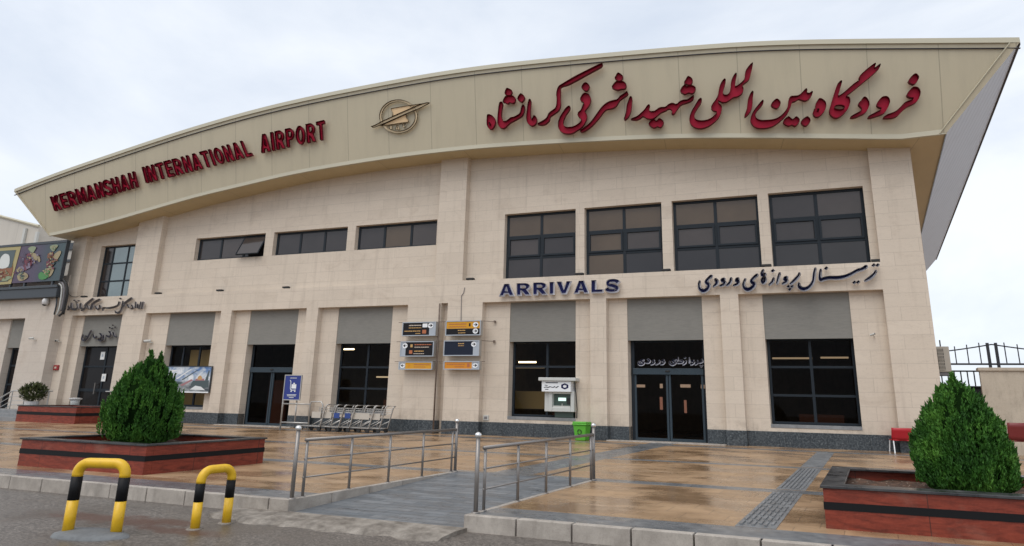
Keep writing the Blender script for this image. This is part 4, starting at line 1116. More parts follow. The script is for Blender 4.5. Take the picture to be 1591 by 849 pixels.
mb = MB(); mb.box(x0-.02, x1+.06, BY-.02, BY+.16, zb1+.001, zb1+.13); mb.box(x1+.001, x1+.05, BY-.01, BY+.15, zb0, zb1); mb.build('frame', M['gutter'], bb)
fb = fl(BY); TBL = zr(0, 370, 6.533)
def pic(cont, mt, o, name='picture'):
    mb = MB(); plate(mb, [catmull(TBL(cont), 3) if len(cont) > 4 else TBL(cont)], fb, o, o-.004); mb.build(name, M[mt], bb)
pic([(-320,120),(215,86),(112,466),(-340,500)], 'billy', .002, 'print'); pic([(-260,150),(163,122),(82,440),(-290,470)], 'billd', .008, 'print')
pic([(8,200),(50,160),(96,185),(85,290),(0,310),(-10,260)], 'foodG', .014); pic([(-40,330),(30,305),(120,300),(130,240),(128,330),(95,420),(40,432),(-60,420)], 'foodA', .012); pic([(40,400),(95,385),(105,410),(60,436),(15,432)], 'foodC', .018)
pic([(285,110),(320,85),(365,92),(360,115),(330,152)], 'foodC', .014); pic([(330,150),(390,175),(410,225),(395,245),(370,215),(345,225),(320,190)], 'foodB', .014); pic([(270,170),(320,160),(330,235),(300,300),(250,330),(240,270)], 'foodF', .011)
pic([(175,315),(215,285),(245,300),(240,335),(200,342)], 'foodE', .014); pic([(175,380),(225,348),(270,360),(285,395),(240,430),(190,432)], 'foodB', .014); pic([(255,270),(300,250),(310,300),(270,320)], 'foodE', .016)
pic([(505,90),(545,68),(588,72),(580,95),(540,138)], 'foodC', .014); pic([(485,160),(540,140),(545,200),(480,210)], 'foodA', .012); pic([(540,180),(600,130),(620,150),(575,230),(545,235)], 'foodB', .013); pic([(470,240),(530,215),(540,290),(470,300)], 'foodF', .012)
pic([(455,320),(490,305),(550,300),(520,380),(470,400),(445,360)], 'foodB', .014); pic([(390,370),(425,345),(480,400),(430,425),(395,410)], 'foodD', .016)
rd = random.Random(12)
for cx_, cy_, sx_, sy_, k_, ms in ((20,360,70,50,26,('foodA','foodB','foodF','foodC')),(290,230,70,90,34,('foodE','foodF','foodB','bill')),(225,390,40,35,16,('foodB','foodC','billd')),(215,315,35,22,12,('foodE','foodB')),(520,230,40,90,34,('foodA','foodF','foodB','billd')),(490,350,45,45,18,('foodB','foodD','foodC')),(545,100,30,24,8,('foodC','foodB'))):
    for q_ in range(k_):
        x_, y_, r_ = cx_+rd.gauss(0,.5)*sx_, cy_+rd.gauss(0,.5)*sy_, rd.uniform(5, 14); a_ = rd.uniform(0, 6.28)
        pic([(x_+r_*1.5*math.cos(a_), y_+r_*1.5*math.sin(a_)), (x_-r_*math.sin(a_), y_+r_*math.cos(a_)), (x_-r_*1.3*math.cos(a_), y_-r_*1.3*math.sin(a_)), (x_+r_*.8*math.sin(a_), y_-r_*.8*math.cos(a_))], rd.choice(ms), .020+.0012*q_+.0001*cx_/100)
for px, py in ((18,440), (40,438.5), (83,437.5)):
    p = A(px, py, BY+.1); mb = MB(); mb.box(p[0]-.05, p[0]+.05, BY+.04, BY+.13, zbb+.02, zb0); mb.build('leg', M['gutter'], bb)
# building behind the wing
rear = empty('rear_hall', ob(-60, 9, 0), 'tall beige metal clad hall behind the wing at the far left', 'building')
YH = 9.
mb = MB(); p0 = A(-60,321,YH); p1 = A(2,336.5,YH); p2 = A(61,352,YH)
pts = [(p0[0]-25, p0[1]+1), p0, p1, p2]
for a, b in zip(pts, pts[1:]):
    mb.quad(ob(a[0],YH,0), ob(b[0],YH,0), ob(b[0],YH,b[1]), ob(a[0],YH,a[1]))
    mb.quad(ob(a[0],YH,a[1]), ob(b[0],YH,b[1]), ob(b[0],YH+20,b[1]), ob(a[0],YH+20,a[1]))
mb.quad(ob(p2[0],YH,0), ob(p2[0],YH+20,0), ob(p2[0],YH+20,p2[1]), ob(p2[0],YH,p2[1]))
mb.build('wall', M['metalbeige'], rear, fix=False)
mb = MB()
for a, b in zip(pts, pts[1:]): mb.tube([ob(a[0],YH-.05,a[1]), ob(b[0]+.05,YH-.05,b[1])], .12, 6)
mb.build('verge', M['trim'], rear)
mb = MB()
for px in (36, 56): 
    q = A(px, 372, YH-.1); mb.box(q[0]-.12, q[0]+.12, YH-.16, YH-.02, q[1]-3, q[1]+.9-.3*(px>50))
mb.build('downpipe', M['plastic'], rear)
Y3 = 2.2
blk = empty('stair_block', ob(A(100,410,Y3)[0], Y3, 0), 'small grey beige block with dark bands between billboard and terminal', 'building')
q0 = A(85,390,Y3); q1 = A(118,384,Y3)
mb = MB(); mb.box(q0[0], q1[0], Y3, Y3+2, zw-.2, A(105,380,Y3)[1]); mb.build('wall', M['metalbeige'], blk)
for py in (381,405.5,434): 
    z = A(103,py,Y3-.05)[1]; mb = MB(); mb.box(q0[0]-.05, q1[0], Y3-.08, Y3-.002, z-(.32 if py < 390 else .07), z+(.1 if py < 390 else .07)); mb.build('band', M['gutter'], blk)

# ------------------------------------------------------------------ steps, side planter and things at the left entrance
xp0, yp0 = G(35.8, 654.8); xp1, yp1 = G(102.7, 659.5)
yf = (yp0+yp1)/2; HP = .70
def planter(name, x0, x1, y0, y1, h, rim, label, band_=True, base=-.05, soil=.16, grp=None):
    e = empty(name, ob((x0+x1)/2, (y0+y1)/2, gz((y0+y1)/2)), label, 'planter', grp)
    t = .14
    mb = MB()
    for xa, xb_, ya, yb in ((x0,x1,y0,y0+t),(x0,x1,y1-t,y1),(x0,x0+t,y0+t,y1-t),(x1-t,x1,y0+t,y1-t)): mb.gbox(xa, xb_, ya, yb, base, h)
    mb.build('wall', M['red'], e, bevel=.006)
    if band_:
        mb = MB(); g2 = .006
        for xa, xb_, ya, yb in ((x0-g2,x1+g2,y0-g2,y0+.05),(x0-g2,x1+g2,y1-.05,y1+g2),(x0-g2,x0+.05,y0+.051,y1-.051),(x1-.05,x1+g2,y0+.051,y1-.051)): mb.gbox(xa, xb_, ya, yb, h*.47, h*.66)
        mb.build('dark_band', M['band'], e)
    mb = MB(); o = .03; w = rim
    for xa, xb_, ya, yb in ((x0-o,x1+o,y0-o,y0+w),(x0-o,x1+o,y1-w,y1+o),(x0-o,x0+w,y0+w+.003,y1-w-.003),(x1-w,x1+o,y0+w+.003,y1-w-.003)): mb.gbox(xa, xb_, ya, yb, h+.001, h+.035)
    mb.build('coping', M['black'], e, bevel=.006)
    mb = MB(); n_ = 14
    def hh(i, j): return h-soil+.03*math.sin(i*1.9+j)+.025*math.sin(j*2.7)
    for i in range(n_):
        for j in range(n_):
            q = []
            for a_, b_ in ((i,j),(i+1,j),(i+1,j+1),(i,j+1)):
                x = x0+t+(x1-x0-2*t)*a_/n_; y = y0+t+(y1-y0-2*t)*b_/n_; q.append(ob(x, y, gz(y)+hh(a_, b_)))
            mb.quad(*q)
    mb.build('soil', M['soil'], e, fix=False)
    return e
planter('planter_box', xp0, xp1, yf, -.9, HP-.02, .14, 'low red granite planter beside the steps at the left entrance')
mb = MB()
xs1 = xp0-.02
for i in range(3):
    mb.box(-44, xs1, yf+.05+.32*i, -.5, -.12, -.05+.15*(i+1)+.0)
mb.box(xs1, LOW['ld'][2]+1.4, -.85, DG, -.12, .40-.004)
steps = tag(mb.build('entrance_steps', M['greystone'], bevel=.01), 'grey stone steps rising to the far left entrance', 'steps')
# stair railing
hr = empty('stair_railing', ob(-29, -2, .4), 'thin steel handrail beside the steps at far left', 'railing')
Yr = -1.6
mb = MB(); mb.tube(pp([(0,619),(10,613),(20,607.5),(82,608)], Yr), .03, 7); mb.build('handrail', M['steel2'], hr)
mb = MB()
for d in (7, 14, 20): mb.tube(pp([(0,619+d),(18,609+d),(40,608.5+d)], Yr), .016, 6)
mb.build('rail', M['steel2'], hr)
for xt, xb_ in ((20,14), (40,34), (77,71)):
    mb = MB(); a = at(xt, 608, Yr); mb.tube([a, Vector((a.x, a.y, .25))], .026, 7); mb.build('post', M['steel2'], hr)
hr2 = empty('wall_handrail', at(168, 609, -.6), 'short steel handrail end showing left of the big thuja bush', 'railing')
mb = MB(); a = at(164.5, 608.5, -.6); mb.tube([a, a+Vector((1.3, 0, -.02))], .03, 7); mb.build('handrail', M['steel2'], hr2)
mb = MB(); mb.tube([a+Vector((.9, 0, 0)), a+Vector((.9, 0, -a.z+.1))], .026, 7); mb.build('post', M['steel2'], hr2)
# white ash stand
c = at(115.5, 632, -.75); zt_ = at(115.5, 619.5, -.75).z
mb = MB(); mb.lathe((c.x, c.y, .35), [(.16,0),(.19,zt_-.55),(.20,zt_-.40)], 16); e = empty('ash_stand', (c.x, c.y, .35), 'white round topped ash stand in front of the left side door', 'ash stand')
mb.build('body', M['lightgrey'], e, smooth=True)
mb = MB(); mb.lathe((c.x, c.y, .35), [(.22,zt_-.41),(.27,zt_-.38),(.27,zt_-.33),(.1,zt_-.31)], 16); mb.build('lid', M['potwhite'], e)

# foliage
def leaf_mat(name, c1, c2, c3, sc=3.):
    b = NB(name); P, x, y, z = b.pos()
    oi = b.noise(P, sc, 3, .6); n2 = b.noise(P, 16, 2, .7)
    c = b.ramp(b.math('ADD', b.math('MULTIPLY', oi, .6), b.math('MULTIPLY', n2, .4)), [(.36, c1), (.5, c2), (.62, c3)])
    b.col(c); b.rough(.6); b.b.inputs['Specular IOR Level'].default_value = .25
    return b.m
M['thuja'] = leaf_mat('thuja sprays', (.018, .068, .010), (.044, .140, .018), (.095, .235, .032))
M['thuja_core'] = mat('thuja inner twigs', (.006, .016, .004), 1., spec=0.)  # solid core; the shade between the tufts is put into its dark colour
M['bark'] = concrete('bark', (.10, .065, .04), (.05, .035, .025), .9, 4)
def thuja(base, prof, label, seed, tips, sx=1., n=15000, zc=.0):
    """prof: (radius, height) of the outline; tips: extra pointed tops (dx, dz_top, r, z_from)"""
    rd = random.Random(seed)
    e = empty('thuja_bush', base, label, 'bush', 'thuja bushes in the granite planters')
    zmax = prof[-1][1]
    def rad(z):
        for (r0, z0), (r1, z1) in zip(prof, prof[1:]):
            if z <= z1: return r0+(r1-r0)*(z-z0)/(z1-z0)
        return 0.
    def lump(a, z): return .94+.05*math.sin(a*5+z*6+seed)+.035*math.sin(a*9-z*11)+.03*math.sin(a*3+z*17)
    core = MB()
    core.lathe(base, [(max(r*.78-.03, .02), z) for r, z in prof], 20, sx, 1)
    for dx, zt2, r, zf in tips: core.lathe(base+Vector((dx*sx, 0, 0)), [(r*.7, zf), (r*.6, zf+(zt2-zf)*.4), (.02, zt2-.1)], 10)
    core.build('shade_core', M['thuja_core'], e)
    mb = MB()
    def spray(p, out_, s):
        # a flat flame-shaped frond pointing up and outwards
        up = (Vector((0, 0, 1))*rd.uniform(.75, 1.1)+out_*rd.uniform(.15, .75)+Vector((rd.uniform(-.3,.3), rd.uniform(-.3,.3), 0))).normalized()
        a = rd.uniform(0, math.pi)
        side = up.cross(Vector((math.cos(a), math.sin(a), rd.uniform(-.2, .2)))).normalized()
        nn = side.cross(up)
        L = s*rd.uniform(.7, 1.45)*(1.7 if rd.random() < .03 else 1.); w = L*rd.uniform(.11, .19)
        q = [p-up*L*.3, p+side*w+up*L*.08+nn*.01, p+side*w*.7+up*L*.42, p+up*L*.75+nn*rd.uniform(-.02,.02), p-side*w*.7+up*L*.40, p-side*w+up*L*.05-nn*.01]
        mb.add(q, [(0,1,2,3,4,5)])
    areas = []
    for (r0, z0), (r1, z1) in zip(prof, prof[1:]): areas.append((r0+r1)/2*math.hypot(z1-z0, r1-r0))
    tot = sum(areas)
    def clump(c, o, wd, ht, k, s_):
        # an upright feathery tuft: many small fronds rising out of one point
        for _ in range(k):
            t = rd.random(); q = rd.gauss(0, 1); q2 = rd.gauss(0, 1)
            sd = Vector((-o.y, o.x, 0))
            w2 = wd*(1.15-t)
            spray(c+sd*(q*w2*.55)+o*(q2*w2*.4+t*wd*.25)+Vector((0, 0, (t-.68)*ht)), (o+sd*q*.35).normalized(), s_)
    for _ in range(n//22):
        t = rd.random()*tot; k = 0
        while t > areas[k] and k < len(areas)-1: t -= areas[k]; k += 1
        (r0, z0), (r1, z1) = prof[k], prof[k+1]; f = rd.random(); r = r0+(r1-r0)*f; z = z0+(z1-z0)*f
        a = rd.uniform(0, 2*math.pi)
        o = Vector((math.cos(a), math.sin(a), 0))
        rr = max(.0, r*lump(a, z)*(1-.22*rd.random()**2)-.045)
        lo = min(1., .25+z/.45)
        clump(base+Vector((o.x*rr*sx, o.y*rr, z-.03*lo+.06*(1-lo))), o, .036, .26*lo, 30, .056)
    for dx, zt2, r, zf in tips:
        for _ in range(110):
            f = rd.random()**1.2; z = zf+(zt2-zf)*f*.97; rr = r*(1-f)**.9*.7; a = rd.uniform(0, 6.283); o = Vector((math.cos(a), math.sin(a), 0))
            clump(base+Vector((dx*sx+o.x*rr, o.y*rr, z)), o*.2, .024*(1.2-f), .15, 22, .05)
    mb.build('foliage', M['thuja'], e, fix=False)
    mb = MB(); mb.tube([base+Vector((0,0,-.25)), base+Vector((.01,0,.1)), base+Vector((0,.01,.5))], [.07,.06,.04], 8); mb.build('trunk', M['bark'], e)
    return e
# big planters
PH = .505
lp = (-10.17, -6.90, -13.53, -11.05)
planter('planter_box', *lp, PH, .17, 'big red granite planter at left holding the two topped thuja', soil=.12, grp='big planters on the forecourt')
rp = (4.27, 7.6, -13.56, -11.02)
planter('planter_box', *rp, PH-.03, .24, 'big red granite planter at right holding the single pointed thuja', soil=.13, grp='big planters on the forecourt')
def bush_from_px(px, py, Yb, outline, tips, label, seed, n):
    """outline: (half width px, y px) from bottom to top in the picture, turned into metres at that depth"""
    b = at(px, py, Yb); s = FPX/((b-CAM).dot(AF))
    prof = [(w/s, (py-yy)/s*1.0) for w, yy in outline]
    tp_ = [((dx-px)/s, (py-yt)/s, r/s, (py-yf_)/s) for dx, yt, r, yf_ in tips]
    return thuja(b, prof, label, seed, tp_, 1., n)
YLB = -12.15
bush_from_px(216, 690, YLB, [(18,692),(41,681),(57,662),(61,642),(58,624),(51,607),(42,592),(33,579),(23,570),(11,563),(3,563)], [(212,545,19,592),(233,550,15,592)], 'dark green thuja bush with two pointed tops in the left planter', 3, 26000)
YRB = -12.3
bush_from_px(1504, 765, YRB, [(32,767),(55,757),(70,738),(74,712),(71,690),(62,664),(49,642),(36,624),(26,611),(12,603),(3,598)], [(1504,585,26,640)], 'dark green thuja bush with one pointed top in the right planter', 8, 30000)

# potted round plant
c = at(47, 637, -1.9); s = FPX/((c-CAM).dot(AF))
pt = empty('potted_plant', (c.x, c.y, c.z-.1), 'round leafy plant in a white pot behind the low red planter', 'potted plant')
mb = MB(); mb.lathe((c.x, c.y, c.z-.12), [(.21,0),(.26,.25),(.30,.50),(.25,.51)], 16); mb.build('pot', M['potwhite'], pt, smooth=False)
M['leaf2'] = leaf_mat('broad leaves', (.022, .032, .010), (.05, .065, .02), (.10, .105, .035), 6.)
mb = MB(); rd = random.Random(5); cc = Vector((c.x, c.y, at(47, 610, -1.9).z)); rr = 18/s
for _ in range(1500):
    v = Vector((rd.gauss(0,1), rd.gauss(0,1), rd.gauss(0,1))).normalized(); p = cc+Vector((v.x*rr*1.05, v.y*rr, v.z*rr*.82))*rd.uniform(.6, 1.03)
    a = v.cross(Vector((rd.uniform(-1,1), rd.uniform(-1,1), rd.uniform(-1,1)))).normalized(); b_ = (v*.5+Vector((0,0,.6))+a.cross(v)*.5).normalized(); L = rd.uniform(.07, .13)
    mb.add([p-b_*L*.5, p+a*L*.28, p+b_*L, p-a*L*.28], [(0,1,2,3)])
mb.build('foliage', M['leaf2'], pt, fix=False)
mb = MB(); mb.tube([(c.x,c.y,c.z+.3), (c.x,c.y,cc.z)], .03, 6); mb.build('stem', M['bark'], pt)

# ------------------------------------------------------------------ railings
def railing(X, Y0, Y1, nm, label, side):
    e = empty('ramp_railing', ob(X, Y0, gz(Y0)), label, 'railing', 'steel railings of the ramp')
    for y, hgt in ((Y0, 1.03), (Y1, 1.03)):
        mb = MB(); p = ob(X, y, gz(y)); mb.tube([p+Vector((0,0,-.02)), p+Vector((0,0,hgt-.05))], .030, 12); mb.lathe(p, [(.06,0),(.06,.012),(.036,.02)], 12)
        po = mb.build('end_post', M['steel'], e, smooth=True)
        mb = MB(); mb.lathe(p+Vector((0,0,hgt-.05)), [(.02,-.01),(.045,.0),(.05,.022),(.045,.045),(.02,.062),(.004,.066)], 12); mb.build('ball_cap', M['chrome'], e, smooth=True)
    n_ = 5; y0 = Y0+.19; y1 = Y1-.13
    for i in range(n_):
        y = y0+(y1-y0)*i/(n_-1); p = ob(X, y, gz(y)); mb = MB(); mb.tube([p+Vector((0,0,-.02)), p+Vector((0,0,.80))], .022, 10); mb.lathe(p, [(.045,0),(.045,.01),(.03,.016)], 10)
        mb.build('post', M['steel'], e, smooth=True)
    a, b = ob(X, Y0+.02, gz(Y0)+.83), ob(X, Y1-.02, gz(Y1)+.83)
    a = ob(X, y0-.04, gz(y0)+.825); mb = MB(); mb.tube([a, b], .026, 10); mb.build('handrail', M['steel'], e, smooth=True)
    for h in (.28, .55):
        mb = MB(); mb.tube([ob(X, y0-.03, gz(y0)+h), ob(X, (y0+y1)/2, gz((y0+y1)/2)+h-.006), ob(X, Y1, gz(Y1)+h)], .0125, 8); mb.build('rail', M['steel'], e, smooth=True)
    return e
railing(RL-.0-.06, -14.47, -10.5, 'l', 'left steel railing of the ramp with polished ball caps', -1)
railing(RR_+.05, -14.40, -10.5, 'r', 'right steel railing of the ramp with polished ball caps', 1)

# ------------------------------------------------------------------ barriers
def barrier(bl, br_, tl, tr_, peak, label, r, pad, rot_label=None):
    """legs' foot pixels on the road, shoulder pixels, top pixel"""
    x0, y0 = G(*bl, -KH); x1, y1 = G(*br_, -KH)
    a, b = ob(x0, y0, gz(y0)-KH), ob(x1, y1, gz(y1)-KH)
    mid = (a+b)/2
    dz = []
    for foot, top in ((a, peak),):
        q = at(*peak, mid.y); H_ = q.z-mid.z
    e = empty('barrier_hoop', mid, label, 'barrier', 'yellow and black hoop barriers')
    d = (b-a); rc_ = min(.13, d.length*.33); dn = d.normalized(); hb = H_-r
    up = Vector((0,0,1)); base = -.05
    arc = []
    for i in range(9):
        t = R(180-90*i/8); arc.append(a+dn*(rc_+rc_*math.cos(t))+up*(hb-rc_+rc_*math.sin(t)))
    for i in range(9):
        t = R(90-90*i/8); arc.append(b-dn*rc_+dn*rc_*math.cos(t)+up*(hb-rc_+rc_*math.sin(t)))
    zk = (hb-rc_)
    mb = MB(); mb.tube([a+up*(zk-.03)]+arc+[Vector((b.x,b.y,b.z))+up*(zk-.03)], r, 16); 
    mb.build('top_bow', M['yellow'], e, smooth=True)
    for f_ in (a, b):
        mb = MB(); z1 = zk*.56
        mb.tube([f_+up*-.02, f_+up*z1], r, 16); mb.build('leg', M['yellow'], e, smooth=True)
        mb = MB(); mb.tube([f_+up*z1, f_+up*(zk-.03)], r+.0008, 16); mb.build('black_sleeve', M['blackpaint'], e, smooth=True)
    mb = MB()
    if pad:
        prof = []
        cc = mid+Vector((.02,-.03,0)); n_ = 28
        rings = [(1.,-.01),(.95,.03),(.6,.05),(.0,.052)]
        for k, (s_, z_) in enumerate(rings):
            for i in range(n_):
                w = 2*math.pi*i/n_; rr = 1+.07*math.sin(3*w+1)+.05*math.sin(5*w)
                mb.v.append((cc.x+.50*s_*rr*math.cos(w), cc.y+.28*s_*rr*math.sin(w), cc.z+z_))
        for k in range(3):
            for i in range(n_):
                j = (i+1) % n_; mb.f.append((k*n_+i, k*n_+j, (k+1)*n_+j, (k+1)*n_+i)); mb.mi.append(0)
        mb.build('concrete_footing', M['pad'], e, smooth=True)
    else:
        for f_ in (a, b): mb = MB(); mb.lathe(f_, [(.11,-.01),(.10,.008),(.05,.012)], 14); mb.build('foot_collar', M['apron'], e)
barrier((104.3,830), (179.3,832), 0, 0, (155,711.5), 'larger hoop barrier at left standing on a grey concrete footing', .062, True)
barrier((302.5,822), (351.3,813), 0, 0, (333,721.5), 'smaller hoop barrier between the footed hoop and the ramp', .057, False)

# ------------------------------------------------------------------ luggage trolleys
def tz(x, y): return gz(y)
def trolley(first):
    e = empty('luggage_trolley', (0,0,0), 'grey steel luggage trolley', 'luggage trolley', 'luggage trolleys nested in a row', world_children=False)
    w = .30; mb = MB()
    for s in (-1, 1):
        y = s*w
        mb.tube([(-.75,y*.62,.17),(.42,y,.17),(.62,y,.95),(.66,y,1.0)], .026, 7)
        mb.tube([(.50,y,.45),(-.05,y*.8,.19)], .02, 6)
    for x in (-.75, -.2, .42): mb.tube([(x,-w*(.62 if x < -.5 else .9),.17),(x,w*(.62 if x < -.5 else .9),.17)], .02, 6)
    for k in (-.5, 0, .5): mb.tube([(-.72,k*w,.18),(.42,k*w,.18)], .014, 5)
    mb.build('frame', M['steel2'], e, smooth=True)
    mb = MB(); mb.tube([(.66,-w,1.0),(.72,-w,1.03),(.72,w,1.03),(.66,w,1.0)], .028, 7); mb.build('handle', M['steel2'], e)
    mb = MB()
    for z in (.72, .82, .90): mb.tube([(.45+z*.12,-w,z),(.28,-w*.9,z),(.28,w*.9,z),(.45+z*.12,w,z)], .012, 5)
    for k in (-.8,-.4,0,.4,.8): mb.tube([(.28,k*w,.72),(.28,k*w,.9)], .010, 5)
    mb.build('basket', M['steel2'], e)
    for x, y in ((-.68,0),(.36,-w*.95),(.36,w*.95)):
        mb = MB(); mb.tube([(x,y-.03,.085),(x,y+.03,.085)], .085, 12); mb.build('wheel', M['rubber'], e)
    return e
tr0 = trolley(True)
xt0, xt1 = A(492, 660, -.9)[0], A(583, 660, -.9)[0]
NT = 7
M['adplate'] = mat('blue trolley plate', (.025, .06, .24), .35); M['adgrey'] = mat('cream trolley plate', (.50, .46, .40), .4)
for i in range(NT):
    e = tr0 if i == 0 else copy_tree(tr0)
    x = xt0+(xt1-xt0)*i/(NT-1); yv = -.95+.05*math.sin(i*2.1)
    e.location = ob(x, yv, gz(yv)); e.rotation_euler = (0, 0, .02*math.sin(i*3.))
    ordn = ['leftmost', 'second from left', 'third from left', 'fourth from left', 'fifth from left', 'second from right', 'rightmost'][i]
    e['label'] = 'luggage trolley %s in the nested row under the shop window' % ordn
for i in range(NT):
    e = [o for o in COL.objects if o.name.startswith('luggage_trolley') and o.parent is None][i]
    mb = MB()
    if i in (2, 3): mb.box(.16, .42, -.292, -.284, .52, .72, o=lambda x, y, z: Vector((x, y, z)))
    else: mb.box(-.02, .40, -.292, -.284, .50, .74, o=lambda x, y, z: Vector((x, y, z)))
    mb.build('ad_plate', M['adplate'] if i in (2, 3) else M['adgrey'], e)

# corral with its blue sign
Yc = -1.15
co = empty('trolley_corral', at(440, 664, Yc), 'steel tube corral at the left end of the trolley row', 'rail')
pb, pt_ = at(433.5, 664, Yc), at(442.5, 590, Yc)
xb_ = at(433.5+2, 664, Yc).x
mb = MB()
mb.tube([Vector((xb_, Yc, gz(Yc))), Vector((xb_, Yc, at(442.5,584,Yc).z))], .035, 8)
x2 = at(457,660,Yc).x; mb.tube([Vector((x2, Yc+.02, at(457,622,Yc).z-.9)), Vector((x2, Yc+.02, at(460,622,Yc).z))], .03, 8)
mb.build('post', M['steel2'], co, smooth=True)
zr1, zr0 = at(460,628,Yc).z, at(455,657,Yc).z; x3 = at(481,640,Yc).x
mb = MB(); mb.tube([Vector((xb_,Yc,zr1)), Vector((x3,Yc,zr1))], .03, 8); mb.tube([Vector((xb_,Yc,zr0)), Vector((x3,Yc,zr0))], .03, 8)
mb.tube([Vector((x3,Yc,0)), Vector((x3,Yc,zr1)), Vector((x3+.05,Yc,zr1+.1)), Vector((x3+.5,Yc,zr1+.12)), Vector((x3+.6,Yc,zr1)), Vector((x3+.55,Yc,-.02))], .028, 8)
mb.build('rail', M['steel2'], co, smooth=True)
xa, xb2 = A(442.5,603,Yc-.05)[0], A(467,603,Yc-.05)[0]; za, zb_ = A(453,621,Yc-.05)[1], A(456,584,Yc-.05)[1]
ts = empty('trolley_sign', ob((xa+xb2)/2, Yc, za), 'blue upright sign with a white luggage trolley pictogram on the corral', 'sign')
mb = MB(); mb.box(xa, xb2, Yc-.06, Yc-.04, za, zb_); mb.build('board', M['sblue'], ts)
mb = MB(); t = .035
mb.box(xa-t, xa, Yc-.075, Yc-.03, za-t, zb_+t); mb.box(xb2, xb2+t, Yc-.075, Yc-.03, za-t, zb_+t); mb.box(xa, xb2, Yc-.074, Yc-.03, zb_, zb_+t); mb.box(xa, xb2, Yc-.074, Yc-.03, za-t, za); mb.build('frame', M['steel2'], ts)
def uvf(xa, xb_, za, zb_, Y): return lambda u, v, o: ob(xa+(xb_-xa)*u, Y-o, za+(zb_-za)*v)
f_ = uvf(xa, xb2, za, zb_, Yc-.06)
mb = MB()
ribbon(mb, [(.32,.80,.035),(.38,.72,.035),(.40,.42,.035),(.72,.40,.035)], f_, .006, 0)
plate(mb, [[(.44,.46),(.74,.46),(.74,.64),(.44,.64)]], f_, .007, 0); plate(mb, [[(.54,.645),(.64,.645),(.64,.70),(.54,.70)]], f_, .007, 0)
for u in (.45,.68): plate(mb, [ell(u,.345,.045,.03,10)], f_, .006, 0)
for v, a_, b_ in ((.90,.30,.72),(.20,.2,.8),(.15,.22,.78),(.08,.35,.65)): plate(mb, [[(a_,v-.012),(b_,v-.012),(b_,v+.012),(a_,v+.012)]], f_, .006, 0)
mb.build('pictogram', M['swhite'], ts, fix=False)

# ------------------------------------------------------------------ direction signs
SY = -.32
spx = dict(s1=[(625.4,501.2),(677,499.8),(677,521.7),(624.7,522.8)], s2=[(692.8,498.6),(747.6,498.4),(746.2,521),(691.8,522.1)], s3=[(622.6,531.6),(674.2,529.5),(673.5,553.5),(621.2,554.9)],
 s4=[(689.7,529.7),(745.2,528.7),(744.1,552.8),(689,553.8)], s5=[(619.8,562.7),(672,561.7),(671.3,574.4),(619,575)], s6=[(689.7,561.7),(745.2,561.2),(744.4,574.7),(689,574.4)])
def dsign(key, label, fields, discs, texts, picts):
    x0, x1, z0, z1 = rect(SY, *spx[key])
    e = empty('direction_sign', ob((x0+x1)/2, SY, z0), label, 'sign', 'six direction signs on the wall rods')
    mb = MB(); t = .035
    mb.box(x0, x1, SY+.012, SY+.16, z0, z1); mb.build('case', M['steel2'], e, bevel=.006)
    mb = MB()
    mb.box(x0, x0+t, SY-.012, SY+.011, z0, z1); mb.box(x1-t, x1, SY-.012, SY+.011, z0, z1); mb.box(x0+t, x1-t, SY-.011, SY+.011, z1-t, z1); mb.box(x0+t, x1-t, SY-.011, SY+.011, z0, z0+t); mb.build('frame', M['sgrey'], e)
    f_ = uvf(x0+t, x1-t, z0+t, z1-t, SY+.012); asp = (x1-x0)/(z1-z0)
    for (u0, u1, v0, v1, mt) in fields:
        mb = MB(); plate(mb, [[(u0,v0),(u1,v0),(u1,v1),(u0,v1)]], f_, .004, None); mb.build('face', M[mt], e, fix=False)
    for u, v, r, d in discs:
        mb = MB(); plate(mb, [ell(u, v, r/asp, r, 20)], f_, .009, .0); mb.build('arrow_disc', M['swhite'], e, fix=False)
        mb = MB(); k = r/asp*d
        plate(mb, [[(u-k*.7,v-r*.10),(u+k*.05,v-r*.10),(u-k*.12,v-r*.5),(u+k*.15,v-r*.5),(u+k*.75,v),(u+k*.15,v+r*.5),(u-k*.12,v+r*.5),(u+k*.05,v+r*.10),(u-k*.7,v+r*.10)]], f_, .012, None); mb.build('arrow', M['sblack'], e, fix=False)
    rd = random.Random(len(label))
    mb = MB()
    for u0, u1, v, h, mi in texts:
        mb.cur = mi; u = u0
        while u < u1-.005:      # rows of tiny illegible words
            w = min(rd.uniform(.03, .07), u1-u)
            plate(mb, [[(u,v-h*.5),(u+w*.8,v-h*.5),(u+w*.85,v+h*rd.uniform(.1,.5)),(u+w*.4,v+h*.25),(u,v+h*rd.uniform(.2,.5))]], f_, .010, None); u += w
    mb.build('text', [M['stext'], M['stextw'], M['sred']], e, fix=False)
    for (u0, u1, v0, v1, mt) in picts:
        mb = MB(); plate(mb, [[(u0,v0),(u1,v0),(u1,v1),(u0,v1)]], f_, .009, None); mb.build('pictogram', M[mt], e, fix=False)
    return (x0, x1, z0, z1)
r1 = dsign('s1', 'black sign with a white square pictogram, left column top', [(0,.82,0,1,'sblack'),(.82,1,0,1,'sgrey')], [(.86,.76,.22,1)], [(.18,.58,.80,.10,1),(.18,.58,.60,.08,0),(.05,.56,.34,.10,0),(.40,.56,.14,.08,0)], [(.61,.76,.62,.93,'swhite'),(.61,.73,.12,.42,'sred')])
r2 = dsign('s2', 'amber over black sign, right column top', [(0,1,.47,1,'syellow'),(0,1,0,.46,'sblack')], [(.87,.74,.21,1),(.87,.26,.20,1)], [(.06,.60,.82,.09,2),(.06,.60,.62,.08,2),(.35,.58,.33,.09,0),(.36,.58,.14,.08,0)], [(.67,.72,.62,.86,'sblack')])
